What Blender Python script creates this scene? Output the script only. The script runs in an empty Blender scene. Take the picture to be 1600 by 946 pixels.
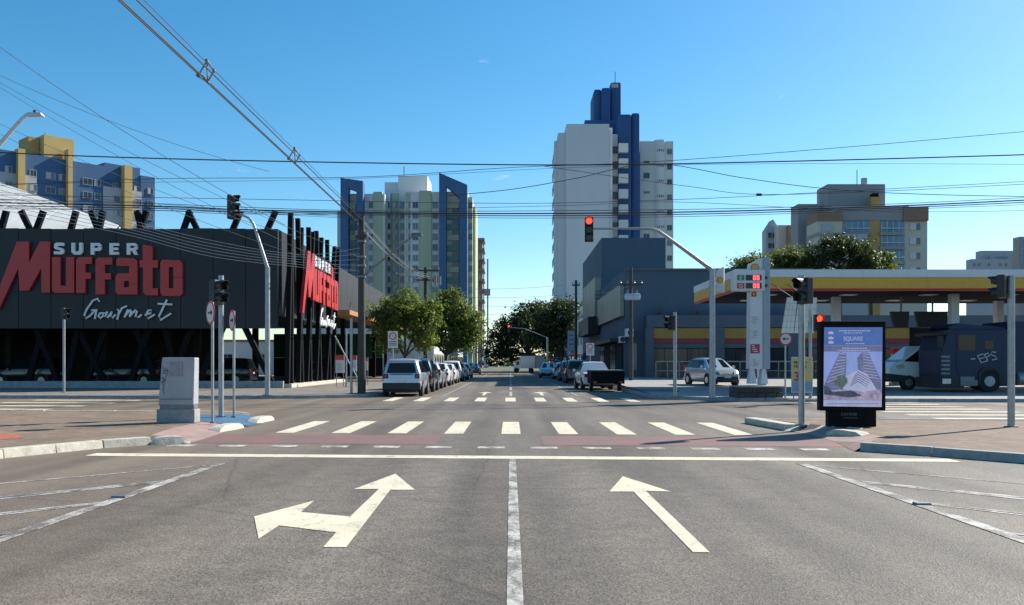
import bpy, math, random
from mathutils import Vector, Matrix
R = math.radians
random.seed(7)
S = bpy.context.scene
COL = S.collection
# ---------------------------------------------------------------- camera
F, CX, HY, CH = 1400.0, 798.0, 568.0, 1.5          # measured focal length (px), vanishing point (px), eye height (m)
cam = bpy.data.cameras.new('camera'); cam.lens = 31.5; cam.sensor_width = 36.0
cam.shift_x = 2 / 1600; cam.shift_y = 95 / 1600; cam.clip_end = 6000; cam.clip_start = 0.1
camo = bpy.data.objects.new('camera', cam); COL.objects.link(camo)
camo.location = (0, 0, CH); camo.rotation_euler = (R(90), 0, 0); S.camera = camo
# ---------------------------------------------------------------- light
SUN_EL, SUN_AZ = 35.0, 52.0                         # azimuth clockwise from straight ahead (+Y)
W = bpy.data.worlds.new('World'); S.world = W; W.use_nodes = True
wn = W.node_tree.nodes; wl = W.node_tree.links; bg = wn['Background']
sky = wn.new('ShaderNodeTexSky'); sky.sky_type = 'NISHITA'; sky.sun_disc = False
sky.sun_elevation = R(SUN_EL); sky.sun_rotation = R(SUN_AZ)
sky.air_density = 1.0; sky.dust_density = 0.6; sky.ozone_density = 1.0; sky.altitude = 600
hsv = wn.new('ShaderNodeHueSaturation'); hsv.inputs['Saturation'].default_value = 1.34; hsv.inputs['Hue'].default_value = .488
tint = wn.new('ShaderNodeMixRGB'); tint.blend_type = 'MULTIPLY'; tint.inputs['Fac'].default_value = 1; tint.inputs['Color2'].default_value = (.87, .93, 1.0, 1)
wl.new(sky.outputs[0], tint.inputs['Color1']); wl.new(tint.outputs[0], hsv.inputs['Color'])
# a few thin cloud wisps, the same all round the sky
tc = wn.new('ShaderNodeTexCoord'); mp = wn.new('ShaderNodeMapping'); mp.inputs['Scale'].default_value = (5.0, 5.0, 16.0)
mp.inputs['Location'].default_value = (7.3, 2.2, 4.1)
nz = wn.new('ShaderNodeTexNoise'); nz.inputs['Scale'].default_value = 1.6; nz.inputs['Detail'].default_value = 7; nz.inputs['Roughness'].default_value = .62
rp = wn.new('ShaderNodeValToRGB'); rp.color_ramp.elements[0].position = .68; rp.color_ramp.elements[1].position = .86
mx = wn.new('ShaderNodeMixRGB'); mx.inputs['Color2'].default_value = (7.5, 7.7, 8.2, 1)
wl.new(tc.outputs['Generated'], mp.inputs['Vector']); wl.new(mp.outputs[0], nz.inputs['Vector']); wl.new(nz.outputs[0], rp.inputs[0])
wl.new(rp.outputs[0], mx.inputs['Fac']); wl.new(hsv.outputs[0], mx.inputs['Color1']); wl.new(mx.outputs[0], bg.inputs['Color'])
bg.inputs['Strength'].default_value = 0.102
sl = bpy.data.lights.new('sun', 'SUN'); sl.energy = 4.9; sl.angle = R(0.53); sl.color = (1.0, .94, .85)
so = bpy.data.objects.new('sun', sl); COL.objects.link(so)
sd = Vector((math.sin(R(SUN_AZ)) * math.cos(R(SUN_EL)), math.cos(R(SUN_AZ)) * math.cos(R(SUN_EL)), math.sin(R(SUN_EL))))
so.rotation_euler = sd.to_track_quat('Z', 'Y').to_euler(); so.location = (30, 30, 60)
S.view_settings.view_transform = 'Standard'; S.view_settings.look = 'None'
S.view_settings.exposure = 0.66; S.view_settings.gamma = 1.0; S.view_settings.use_curve_mapping = False
S.render.engine = 'CYCLES'; S.cycles.use_denoising = True
S.cycles.max_bounces = 6; S.cycles.diffuse_bounces = 3; S.cycles.glossy_bounces = 3; S.cycles.transparent_max_bounces = 6

def at(px, py, Y): return Vector(((px - CX) * Y / F, Y, CH + (HY - py) * Y / F))
def gX(px, Y): return (px - CX) * Y / F
def gZ(py, Y): return CH + (HY - py) * Y / F
# ---------------------------------------------------------------- materials
MAT = {}
def _nt(name):
    m = bpy.data.materials.new(name); m.use_nodes = True
    return m, m.node_tree.nodes, m.node_tree.links, m.node_tree.nodes['Principled BSDF']
def M(name, col, rough=.6, metal=0., var=.12, scale=3., bump=0., bscale=40., spec=.5, emit=0., coat=0., world=False, stretch=None, ecol=None):
    if name in MAT: return MAT[name]
    m, n, l, b = _nt(name)
    b.inputs['Roughness'].default_value = rough; b.inputs['Metallic'].default_value = metal
    b.inputs['Specular IOR Level'].default_value = spec; b.inputs['Coat Weight'].default_value = coat
    if world: src = n.new('ShaderNodeNewGeometry').outputs['Position']
    else: src = n.new('ShaderNodeTexCoord').outputs['Object']
    if stretch:
        mpn = n.new('ShaderNodeMapping'); mpn.inputs['Scale'].default_value = stretch; l.new(src, mpn.inputs['Vector']); src = mpn.outputs[0]
    a = n.new('ShaderNodeTexNoise'); a.inputs['Scale'].default_value = scale; a.inputs['Detail'].default_value = 6; a.inputs['Roughness'].default_value = .65
    l.new(src, a.inputs['Vector'])
    r = n.new('ShaderNodeValToRGB'); e = r.color_ramp.elements
    e[0].position = .3; e[1].position = .7
    e[0].color = (*[c * (1 - var) for c in col], 1); e[1].color = (*[min(1, c * (1 + var)) for c in col], 1)
    l.new(a.outputs[0], r.inputs[0]); l.new(r.outputs[0], b.inputs['Base Color'])
    if bump:
        a2 = n.new('ShaderNodeTexNoise'); a2.inputs['Scale'].default_value = bscale; a2.inputs['Detail'].default_value = 4
        l.new(src, a2.inputs['Vector'])
        bp = n.new('ShaderNodeBump'); bp.inputs['Strength'].default_value = bump; bp.inputs['Distance'].default_value = .02
        l.new(a2.outputs[0], bp.inputs['Height']); l.new(bp.outputs[0], b.inputs['Normal'])
    if emit:
        b.inputs['Emission Strength'].default_value = emit
        if ecol: b.inputs['Emission Color'].default_value = (*ecol, 1)
        else: l.new(r.outputs[0], b.inputs['Emission Color'])
    MAT[name] = m
    return m
def ramp(n, l, src, p0, c0, p1, c1):
    r = n.new('ShaderNodeValToRGB'); e = r.color_ramp.elements
    e[0].position = p0; e[1].position = p1; e[0].color = (*c0, 1); e[1].color = (*c1, 1); l.new(src, r.inputs[0]); return r.outputs[0]
def noise(n, l, vec, scale, detail=5, rough=.6):
    a = n.new('ShaderNodeTexNoise'); a.inputs['Scale'].default_value = scale; a.inputs['Detail'].default_value = detail; a.inputs['Roughness'].default_value = rough
    l.new(vec, a.inputs['Vector']); return a.outputs[0]
def mapping(n, l, vec, sc, loc=(0, 0, 0), rot=(0, 0, 0)):
    mpn = n.new('ShaderNodeMapping'); mpn.inputs['Scale'].default_value = sc; mpn.inputs['Location'].default_value = loc; mpn.inputs['Rotation'].default_value = rot
    l.new(vec, mpn.inputs['Vector']); return mpn.outputs[0]
def mixc(n, l, fac, a, b, mode='MIX'):
    x = n.new('ShaderNodeMixRGB'); x.blend_type = mode
    for sck, v in ((x.inputs['Fac'], fac), (x.inputs['Color1'], a), (x.inputs['Color2'], b)):
        if isinstance(v, (int, float)): sck.default_value = v
        elif isinstance(v, tuple): sck.default_value = (*v, 1)
        else: l.new(v, sck)
    return x.outputs[0]
def mathn(n, l, op, a, b=None):
    x = n.new('ShaderNodeMath'); x.operation = op
    for i, v in enumerate((a, b)):
        if v is None: continue
        if isinstance(v, (int, float)): x.inputs[i].default_value = v
        else: l.new(v, x.inputs[i])
    return x.outputs[0]
def asphalt(name, base=.14, warm=(1.17, 1.0, .80)):
    m, n, l, b = _nt(name)
    P = n.new('ShaderNodeNewGeometry').outputs['Position']
    sp = n.new('ShaderNodeSeparateXYZ'); l.new(P, sp.inputs[0])
    c = [base * w for w in warm]
    big = ramp(n, l, noise(n, l, mapping(n, l, P, (.55, .10, .5)), 1.0, 4), .32, [v * .68 for v in c], .70, [v * 1.28 for v in c])
    mid = noise(n, l, P, 2.6, 6, .7)
    big = mixc(n, l, .8, big, ramp(n, l, mid, .35, (.80, .79, .78), .68, (1.14, 1.13, 1.12)), 'MULTIPLY')
    vo = n.new('ShaderNodeTexVoronoi'); vo.inputs['Scale'].default_value = 64; l.new(P, vo.inputs['Vector'])
    agg = ramp(n, l, vo.outputs['Color'], .12, (.55, .55, .56), .88, (1.45, 1.43, 1.40))
    big = mixc(n, l, .9, big, agg, 'MULTIPLY')
    # reddish soil dust washed along the left gutter and in patches
    dx = mathn(n, l, 'MULTIPLY', mathn(n, l, 'ADD', sp.outputs['X'], 1.5), -.22)
    dn = mathn(n, l, 'MULTIPLY', dx, noise(n, l, mapping(n, l, P, (.7, .25, 1)), 1.0, 5))
    dust = n.new('ShaderNodeClamp'); l.new(dn, dust.inputs[0]); dust.inputs['Max'].default_value = .65
    big = mixc(n, l, dust.outputs[0], big, (base * 1.5, base * 1.12, base * .72))
    # darker wheel tracks and oil drips
    tr = noise(n, l, mapping(n, l, P, (1.1, .035, 1), (.4, 0, 0)), 1.0, 2, .4)
    big = mixc(n, l, .7, big, ramp(n, l, tr, .36, (.66, .66, .67), .60, (1.16, 1.16, 1.17)), 'MULTIPLY')
    # sealed cracks
    cv = n.new('ShaderNodeTexVoronoi'); cv.feature = 'DISTANCE_TO_EDGE'; cv.inputs['Scale'].default_value = .16
    nn = n.new('ShaderNodeTexNoise'); nn.inputs['Scale'].default_value = 1.4; nn.inputs['Detail'].default_value = 6; l.new(P, nn.inputs['Vector'])
    l.new(mixc(n, l, .12, P, nn.outputs['Color'], 'ADD'), cv.inputs['Vector'])
    big = mixc(n, l, .55, big, ramp(n, l, cv.outputs['Distance'], .0, (.55, .54, .53), .0045, (1, 1, 1)), 'MULTIPLY')
    l.new(big, b.inputs['Base Color'])
    rr = ramp(n, l, mid, .3, (.62,) * 3, .7, (.82,) * 3); l.new(rr, b.inputs['Roughness'])
    b.inputs['Specular IOR Level'].default_value = .35
    bp = n.new('ShaderNodeBump'); bp.inputs['Strength'].default_value = .55; bp.inputs['Distance'].default_value = .006
    l.new(vo.outputs['Distance'], bp.inputs['Height']); l.new(bp.outputs[0], b.inputs['Normal'])
    MAT[name] = m; return m
def paint(name, col, wear=.5, soft=.12, scale=5., under=(.155, .135, .117), fine=45.):
    m, n, l, b = _nt(name)
    P = n.new('ShaderNodeNewGeometry').outputs['Position']
    a = noise(n, l, mapping(n, l, P, (1, .55, 1)), scale, 8, .72)
    f = mathn(n, l, 'ADD', mathn(n, l, 'MULTIPLY', a, .72), mathn(n, l, 'MULTIPLY', noise(n, l, P, fine, 3, .7), .28))
    fac = ramp(n, l, f, wear - soft, (1, 1, 1), wear + soft, (0, 0, 0)) if wear < .5 else ramp(n, l, f, wear - soft, (1, 1, 1), wear + soft, (0, 0, 0))
    inv = mathn(n, l, 'SUBTRACT', 1.0, fac)
    tone = ramp(n, l, noise(n, l, P, 1.3, 5), .3, [c * .84 for c in col], .7, [min(1, c * 1.07) for c in col])
    l.new(mixc(n, l, inv, under, tone), b.inputs['Base Color'])
    b.inputs['Roughness'].default_value = .7; b.inputs['Specular IOR Level'].default_value = .3
    vo = n.new('ShaderNodeTexVoronoi'); vo.inputs['Scale'].default_value = 62; l.new(P, vo.inputs['Vector'])
    bp = n.new('ShaderNodeBump'); bp.inputs['Strength'].default_value = .35; bp.inputs['Distance'].default_value = .005
    l.new(vo.outputs['Distance'], bp.inputs['Height']); l.new(bp.outputs[0], b.inputs['Normal'])
    MAT[name] = m; return m
def pavers(name, c1, c2, mortar, bw=.22, bh=.11, rot=0., dirt=.5):
    m, n, l, b = _nt(name)
    P = n.new('ShaderNodeNewGeometry').outputs['Position']
    bt = n.new('ShaderNodeTexBrick'); bt.inputs['Scale'].default_value = 1.0
    bt.inputs['Brick Width'].default_value = bw; bt.inputs['Row Height'].default_value = bh; bt.inputs['Mortar Size'].default_value = .007; bt.inputs['Mortar Smooth'].default_value = .3
    bt.inputs['Color1'].default_value = (*c1, 1); bt.inputs['Color2'].default_value = (*c2, 1); bt.inputs['Mortar'].default_value = (*mortar, 1)
    l.new(mapping(n, l, P, (1, 1, 1), (0, 0, 0), (0, 0, rot)), bt.inputs['Vector'])
    col = mixc(n, l, dirt, bt.outputs['Color'], ramp(n, l, noise(n, l, P, .7, 7, .7), .3, (.55, .50, .45), .7, (1.35, 1.28, 1.2)), 'MULTIPLY')
    col = mixc(n, l, .5, col, ramp(n, l, noise(n, l, P, 7, 5, .7), .35, (.65, .65, .62), .66, (1.2, 1.18, 1.15)), 'MULTIPLY')
    l.new(col, b.inputs['Base Color']); b.inputs['Roughness'].default_value = .85; b.inputs['Specular IOR Level'].default_value = .25
    bp = n.new('ShaderNodeBump'); bp.inputs['Strength'].default_value = .8; bp.inputs['Distance'].default_value = .012; bp.invert = True
    l.new(bt.outputs['Fac'], bp.inputs['Height']); l.new(bp.outputs[0], b.inputs['Normal'])
    MAT[name] = m; return m
def leafmat(name, c0, c1):
    m, n, l, b = _nt(name)
    P = n.new('ShaderNodeTexCoord').outputs['Object']
    col = mixc(n, l, .6, ramp(n, l, noise(n, l, P, .9, 3), .35, c0, .68, c1), ramp(n, l, noise(n, l, P, 9, 2), .3, c0, .7, c1))
    l.new(col, b.inputs['Base Color']); b.inputs['Roughness'].default_value = .5; b.inputs['Specular IOR Level'].default_value = .35
    t = n.new('ShaderNodeBsdfTranslucent'); l.new(mixc(n, l, 1., col, (1.5, 1.5, .55), 'MULTIPLY'), t.inputs['Color'])
    ms = n.new('ShaderNodeMixShader'); ms.inputs[0].default_value = .42
    out = n['Material Output']; l.new(b.outputs[0], ms.inputs[1]); l.new(t.outputs[0], ms.inputs[2]); l.new(ms.outputs[0], out.inputs['Surface'])
    MAT[name] = m; return m
asphalt('asphalt')
paint('road_paint', (.72, .645, .475), .40, .06, 6.)
paint('road_paint_worn', (.70, .66, .57), .50, .09, 4.)
paint('road_paint_thin', (.60, .57, .51), .51, .07, 4.)
paint('road_paint_red', (.30, .13, .115), .50, .14, 1.1, fine=18.)
pavers('paver_brown', (.30, .225, .165), (.22, .165, .125), (.13, .11, .09))
pavers('paver_grey', (.27, .245, .215), (.22, .20, .18), (.12, .11, .10), .4, .4)
M('forecourt_concrete', (.30, .29, .27), .85, var=.22, scale=.6, bump=.2, world=True)
M('earth', (.105, .095, .08), .95, var=.35, scale=.05, world=True)
M('kerb_white', (.52, .48, .39), .8, var=.28, scale=5, bump=.3, bscale=25, world=True)
M('kerb_grey', (.30, .30, .30), .85, var=.25, scale=5, bump=.3, bscale=25, world=True)
M('kerb_dark', (.03, .03, .033), .75, var=.2)
M('kerb_blue', (.05, .135, .23), .75, var=.22, scale=3, bump=.2, world=True)
M('kerb_red', (.40, .12, .07), .8, var=.25, scale=4, world=True)
M('galv', (.36, .38, .39), .5, .65, .18, 6., .05, 60)
M('galv_dark', (.20, .21, .22), .55, .5, .2, 6.)
M('pole_concrete', (.065, .06, .057), .9, var=.3, scale=4, bump=.3, bscale=20)
M('black_metal', (.008, .0085, .010), .75, 0., .2, 5., spec=.12)
M('black_plastic', (.014, .014, .016), .5, var=.2)
M('signal_lens', (.025, .03, .03), .25, var=.1)
M('signal_red', (.9, .06, .02), .4, emit=3.2, ecol=(1.0, .03, .012))
M('white_sign', (.60, .60, .58), .5, var=.06)
M('sign_red', (.55, .03, .035), .45, var=.08)
M('sign_black', (.02, .02, .022), .5)
M('glass_dark', (.012, .015, .019), .1, var=.1, spec=.45)
M('glass_window', (.03, .04, .05), .1, var=.3, scale=.6, spec=.5)
M('rubber', (.016, .016, .017), .85)
M('rim', (.42, .43, .44), .35, .8)
M('tail_red', (.32, .015, .012), .2, var=.1, coat=.5)
M('headlight', (.62, .64, .66), .12, .3)
M('plate', (.60, .61, .60), .5)
M('wire', (.022, .022, .024), .5)
M('wire_light', (.34, .34, .35), .4, .5)
M('white_wall', (.72, .71, .68), .8, var=.06, scale=.25, bump=.1, bscale=8)
M('trunk', (.10, .078, .055), .9, var=.35, scale=6, bump=.6, bscale=25)

# ---------------------------------------------------------------- mesh helpers
ABS = {}
class MB:
    def __init__(s): s.v = []; s.f = []; s.m = []
    def add(s, vs, fs, mi=0):
        o = len(s.v); s.v.extend([tuple(p) for p in vs])
        for q in fs: s.f.append([i + o for i in q]); s.m.append(mi)
        return s
    def box(s, x0, y0, z0, x1, y1, z1, mi=0):
        return s.add([(x0, y0, z0), (x1, y0, z0), (x1, y1, z0), (x0, y1, z0), (x0, y0, z1), (x1, y0, z1), (x1, y1, z1), (x0, y1, z1)],
              [(0, 3, 2, 1), (4, 5, 6, 7), (0, 1, 5, 4), (1, 2, 6, 5), (2, 3, 7, 6), (3, 0, 4, 7)], mi)
    def cbox(s, c, d, rz=0., mi=0):
        cs, sn = math.cos(rz), math.sin(rz); vs = []
        for z in (-1, 1):
            for x, y in ((-1, -1), (1, -1), (1, 1), (-1, 1)):
                a, b2 = x * d[0] / 2, y * d[1] / 2
                vs.append((c[0] + a * cs - b2 * sn, c[1] + a * sn + b2 * cs, c[2] + z * d[2] / 2))
        return s.add(vs, [(0, 3, 2, 1), (4, 5, 6, 7), (0, 1, 5, 4), (1, 2, 6, 5), (2, 3, 7, 6), (3, 0, 4, 7)], mi)
    def frustum(s, x0, y0, x1, y1, z0, z1, dx, dy, mi=0):
        return s.add([(x0, y0, z0), (x1, y0, z0), (x1, y1, z0), (x0, y1, z0), (x0 + dx, y0 + dy, z1), (x1 - dx, y0 + dy, z1), (x1 - dx, y1 - dy, z1), (x0 + dx, y1 - dy, z1)],
              [(0, 3, 2, 1), (4, 5, 6, 7), (0, 1, 5, 4), (1, 2, 6, 5), (2, 3, 7, 6), (3, 0, 4, 7)], mi)
    def tube(s, pts, rad, n=8, mi=0, caps=True):
        pts = [Vector(p) for p in pts]; k = len(pts)
        if isinstance(rad, (int, float)): rad = [rad] * k
        rings = []; up = None
        for i, p in enumerate(pts):
            d = (pts[min(i + 1, k - 1)] - pts[max(i - 1, 0)]).normalized()
            if up is None:
                up = Vector((0, 0, 1)) if abs(d.z) < .9 else Vector((1, 0, 0))
            a = d.cross(up).normalized(); b2 = a.cross(d).normalized(); up = b2
            rings.append([p + rad[i] * (a * math.cos(t) + b2 * math.sin(t)) for t in [2 * math.pi * j / n + math.pi / n for j in range(n)]])
        vs = [q for r in rings for q in r]; fs = []
        for i in range(k - 1):
            for j in range(n): fs.append((i * n + j, i * n + (j + 1) % n, (i + 1) * n + (j + 1) % n, (i + 1) * n + j))
        if caps: fs.append(tuple(range(n - 1, -1, -1))); fs.append(tuple((k - 1) * n + j for j in range(n)))
        return s.add(vs, fs, mi)
    def prism(s, poly, o, u, v, w, mi=0):
        """polygon in plane (o,u,v), pushed along w"""
        o, u, v, w = Vector(o), Vector(u), Vector(v), Vector(w); n = len(poly)
        vs = [o + u * a + v * b2 for a, b2 in poly] + [o + u * a + v * b2 + w for a, b2 in poly]
        fs = [tuple(range(n)), tuple(range(2 * n - 1, n - 1, -1))] + [(i, i + n, (i + 1) % n + n, (i + 1) % n) for i in range(n)]
        return s.add(vs, fs, mi)
    def flat(s, poly, z, mi=0): return s.add([(a, b2, z) for a, b2 in poly], [tuple(range(len(poly)))], mi)
    def disc(s, c, r, nrm, n=20, th=.01, mi=0, sx=1.):
        nrm = Vector(nrm).normalized(); a = nrm.cross(Vector((0, 0, 1)));
        a = Vector((1, 0, 0)) if a.length < .1 else a.normalized()
        b2 = nrm.cross(a).normalized()
        return s.prism([(r * sx * math.cos(2 * math.pi * i / n), r * math.sin(2 * math.pi * i / n)) for i in range(n)], c, a, b2, nrm * th, mi)
    def build(s, name, mat, parent=None, smooth=False, bevel=0., seg=2):
        off = ABS.get(parent.name, Vector()) if parent else Vector()
        me = bpy.data.meshes.new(name)
        me.from_pydata([(a - off.x, b2 - off.y, c - off.z) for a, b2, c in s.v], [], s.f)
        for mm in (mat if isinstance(mat, (list, tuple)) else [mat]): me.materials.append(MAT[mm] if isinstance(mm, str) else mm)
        me.polygons.foreach_set('material_index', s.m)
        me.update()
        import bmesh as _b
        bm = _b.new(); bm.from_mesh(me); _b.ops.recalc_face_normals(bm, faces=bm.faces)
        if bevel: _b.ops.bevel(bm, geom=list(bm.edges), offset=bevel, segments=seg, affect='EDGES', clamp_overlap=True, profile=.6)
        bm.to_mesh(me); bm.free()
        if smooth:
            me.polygons.foreach_set('use_smooth', [True] * len(me.polygons)); me.set_sharp_from_angle(angle=R(38))
        o = bpy.data.objects.new(name, me); COL.objects.link(o); o.parent = parent
        ABS[o.name] = off.copy() if parent else Vector()
        return o
def tag(o, label=None, cat=None, group=None, kind=None):
    if label: o['label'] = label
    if cat: o['category'] = cat
    if group: o['group'] = group
    if kind: o['kind'] = kind
    return o
def thing(name, label, cat, loc=(0, 0, 0), group=None):
    o = bpy.data.objects.new(name, None); COL.objects.link(o); o.location = loc; o.empty_display_size = .2
    ABS[o.name] = Vector(loc); return tag(o, label, cat, group)
def place(o, loc, rz=0., sc=None):
    o.location = loc; o.rotation_euler = (0, 0, rz)
    if sc: o.scale = (sc, sc, sc)
    return o
KIDS = {}
def copy_tree(o, parent=None):
    c = o.copy(); COL.objects.link(c); c.parent = parent; ABS[c.name] = ABS.get(o.name, Vector()).copy()
    for ch in o.children: copy_tree(ch, c)
    return c
def inst(src, name, parent, loc, rz=0., scale=None):
    """a child sharing another part's mesh data"""
    o = bpy.data.objects.new(name, src); COL.objects.link(o); o.parent = parent
    o.location = Vector(loc) - ABS.get(parent.name, Vector()); o.rotation_euler = (0, 0, rz)
    if scale: o.scale = scale
    return o
def text_obj(body, size, mat, parent, loc, rz=0., extrude=.01, offset=0., name='lettering', align='LEFT', sx=1.):
    cu = bpy.data.curves.new('t', 'FONT'); cu.body = body; cu.size = size; cu.extrude = extrude; cu.offset = offset; cu.align_x = align; cu.resolution_u = 3
    to = bpy.data.objects.new('t', cu); COL.objects.link(to)
    bpy.context.view_layer.update()
    me = bpy.data.meshes.new_from_object(to.evaluated_get(bpy.context.evaluated_depsgraph_get()))
    bpy.data.objects.remove(to); me.name = name
    me.materials.clear(); me.materials.append(MAT[mat])
    o = bpy.data.objects.new(name, me); COL.objects.link(o); o.parent = parent
    o.location = Vector(loc) - (ABS.get(parent.name, Vector()) if parent else Vector()); o.rotation_euler = (R(90), 0, rz); o.scale = (sx, 1, 1)
    return o
# ================================================================ the setting
PH = .13                                             # pavement height
gr = MB(); gr.flat([(-2500, -2500), (2500, -2500), (2500, 4500), (-2500, 4500)], -.06).build('ground', 'earth')['kind'] = 'structure'
road = MB()
road.flat([(-8.9, -160), (8.9, -160), (8.9, 190), (-8.9, 190)], 0)
road.flat([(-160, 18), (-8.9, 18), (-8.9, 46), (-160, 50)], 0).flat([(8.9, 16), (160, 10), (160, 44), (8.9, 44)], 0)
road = road.build('road', 'asphalt'); road['kind'] = 'structure'
street2 = MB(); street2.flat([(-160, 190), (160, 190), (160, 203), (-160, 203)], -.02).build('cross_street', 'asphalt')['kind'] = 'structure'
MZ = .004
def mark(name, poly, mat='road_paint', z=MZ):
    return MB().flat(poly, z).build(name, mat, road)
TL = -.066                                           # skew of the crossing street
def sk(x, y): return (x, y + TL * x)
# stop line, cycle crossing dashes, zebra bars
mark('stop_line', [sk(-6.9, 14.05), sk(6.85, 14.05), sk(6.85, 14.48), sk(-6.9, 14.48)])
for i in range(-7, 6):
    x = i * .94 + .35
    mark('crossing_dash', [sk(x, 15.75), sk(x + .48, 15.75), sk(x + .48, 16.1), sk(x, 16.1)], 'road_paint_worn')
for a, b2 in ((-6.4, -1.4), (.6, 6.6)):
    mark('cycle_crossing', [sk(a, 16.45), sk(b2, 16.45), sk(b2, 18.5), sk(a, 18.5)], 'road_paint_red', .003)
for i in range(-4, 5):
    x = i * 1.22 - .2
    mark('crosswalk_bar', [sk(x, 19.0), sk(x + .41, 19.0), sk(x + .41, 22.9), sk(x, 22.9)])
for i in range(-4, 5):
    x = i * 1.22 - .22
    mark('crosswalk_bar', [sk(x, 35.2), sk(x + .42, 35.2), sk(x + .42, 39.0), sk(x, 39.0)])
for y in (22.4, 24.1, 25.8, 27.5, 29.2, 30.9, 32.6, 34.3):
    mark('crosswalk_bar', [(11.5, y), (15.6, y - .2), (15.6, y + .28), (11.5, y + .48)])
for y in (26.8, 28.9, 31.2, 33.6, 36.0):
    mark('crosswalk_bar', [(-15.0, y), (-19.4, y + .2), (-19.4, y + .75), (-15.0, y + .55)])
mark('edge_line', [(-14.5, 26.1), (-60, 28.8), (-60, 29.0), (-14.5, 26.28)], 'road_paint_worn')
mark('edge_line', [(6.4, 24.2), (8.9, 24.0), (8.9, 24.18), (6.4, 24.38)], 'road_paint_worn')
# centre line, double with worn middle
mark('centre_line', [(-.025, 3.0), (.080, 3.0), (.080, 14.02), (-.025, 14.02)], 'road_paint_thin')
for k in range(14):
    mark('centre_line', [(-.07, 41 + k * 9), (.07, 41 + k * 9), (.07, 47 + k * 9), (-.07, 47 + k * 9)], 'road_paint_worn')
for sx in (-1, 1):
    mark('lane_line', [(sx * 3.1 - .05, 41), (sx * 3.1 + .05, 41), (sx * 3.1 + .05, 150), (sx * 3.1 - .05, 150)], 'road_paint_thin')
def gp(px, py): Y = F * CH / (py - HY); return (gX(px, Y), Y)
# lane arrows traced on the ground plane
mark('straight_and_left_arrow', [gp(*p) for p in ((505, 856), (541, 856), (610, 766), (648, 766), (618, 741), (553, 765), (592, 765), (547, 808), (470, 801), (491, 783), (397, 808), (404, 843), (436, 822), (525, 833))], z=.005)
mark('straight_arrow', [gp(*p) for p in ((1083, 864), (1109, 864), (1009, 768), (1048, 769), (973, 745), (952, 769), (990, 769))], z=.005)
for x in (-1.28, 1.5):
    mark('straight_arrow', [(x - .08, 42), (x + .08, 42), (x + .08, 45), (x + .4, 45), (x, 47), (x - .4, 45), (x - .08, 45)])
# hatched margins
for sx in (-1, 1):
    a, b2 = sx * 4.26, sx * 4.41
    mark('margin_line', [(a, 3.0), (b2, 3.0), (b2, 13.4), (a, 13.4)], 'road_paint_thin', .006)
    for k in range(6):
        y = 13.2 - k * 1.75; w = .16 if k % 2 else .1
        for dw in (0, .34):
            if k == 0 and dw: continue
            mark('hatch_stripe', [(sx * 4.42, y - dw * .3), (sx * 7.3, y - 2.95 - dw), (sx * 7.3, y - 2.95 - dw - w), (sx * 4.42, y - w - dw * .3)], 'road_paint_thin')
# small dark stud on each margin line
for x, y in ((-4.36, 10.0), (4.36, 9.5)):
    t = MB(); t.cbox((x, y, .012), (.16, .11, .03)); t.build('lane_stud', 'galv_dark', road, bevel=.008)
# ---------------------------------------------------------------- pavements
def pavement(name, poly, mat, z=PH, kerb=None, kmat='kerb_grey', zfun=None):
    m = MB(); n = len(poly); zf = zfun or (lambda x, y: z)
    vs = [(x, y, zf(x, y)) for x, y in poly] + [(x, y, -.05) for x, y in poly]
    m.add(vs, [tuple(range(n))] + [(i, (i + 1) % n, (i + 1) % n + n, i + n) for i in range(n)])
    o = m.build(name, mat); o['kind'] = 'structure'; return o
def kerb_run(par, pts, mat, seg=1.0, w=.16, top=PH + .012, z0=-.02, ends=None, jit=.006):
    P = [Vector((x, y, 0)) for x, y in pts]; out = []
    for a, b2 in zip(P[:-1], P[1:]):
        L = (b2 - a).length; k = max(1, round(L / seg)); d = (b2 - a) / L; nrm = Vector((-d.y, d.x, 0)) * w
        for i in range(k):
            p, q = a + d * (L * i / k + .006), a + d * (L * (i + 1) / k - .006)
            h = top + random.uniform(-jit, jit)
            vs = [p, q, q + nrm, p + nrm]; bt = [(v.x, v.y, z0) for v in vs]
            tp = [(p + nrm * .12).to_tuple()[:2] + (h,), (q + nrm * .12).to_tuple()[:2] + (h,), (q + nrm).to_tuple()[:2] + (h,), (p + nrm).to_tuple()[:2] + (h,)]
            m = MB(); m.add(bt + tp, [(0, 3, 2, 1), (4, 5, 6, 7), (0, 1, 5, 4), (1, 2, 6, 5), (2, 3, 7, 6), (3, 0, 4, 7)])
            out.append(m.build('kerb_stone', mat, par, bevel=.012))
    return out
nl = pavement('pavement_near_left', [(-6.55, 16.9), (-6.9, 17.2), (-7.2, 19.2), (-7.25, 24.9), (-8.2, 25.7), (-14.5, 26.0), (-60, 28.6), (-60, -30), (-9.0, -30), (-9.0, 11.5), (-8.1, 14.2), (-7.3, 15.8)], 'paver_brown')
kerb_run(nl, [(-6.62, 16.5), (-7.2, 15.85), (-8.0, 14.15)], 'kerb_white', .95, w=-.24)
PINK = M('pink_concrete', (.34, .225, .19), .85, var=.22, scale=2, bump=.2, world=True)
kerb_run(nl, [(-8.0, 14.15), (-8.9, 11.5), (-8.9, -2)], 'kerb_white', 1.0, w=-.2)
def slope(par, top, bot, mat):
    m = MB(); n = len(top)
    m.add([(x, y, PH - .002) for x, y in top] + [(x, y, .006) for x, y in bot], [(i, i + 1, n + i + 1, n + i) for i in range(n - 1)]); return m.build('dropped_kerb', mat, par)
slope(nl, [(-6.6, 16.95), (-6.9, 17.2), (-7.2, 19.2), (-7.22, 21.0)], [(-6.05, 16.7), (-6.05, 17.6), (-6.2, 19.2), (-6.3, 21.2)], 'pink_concrete')
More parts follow.
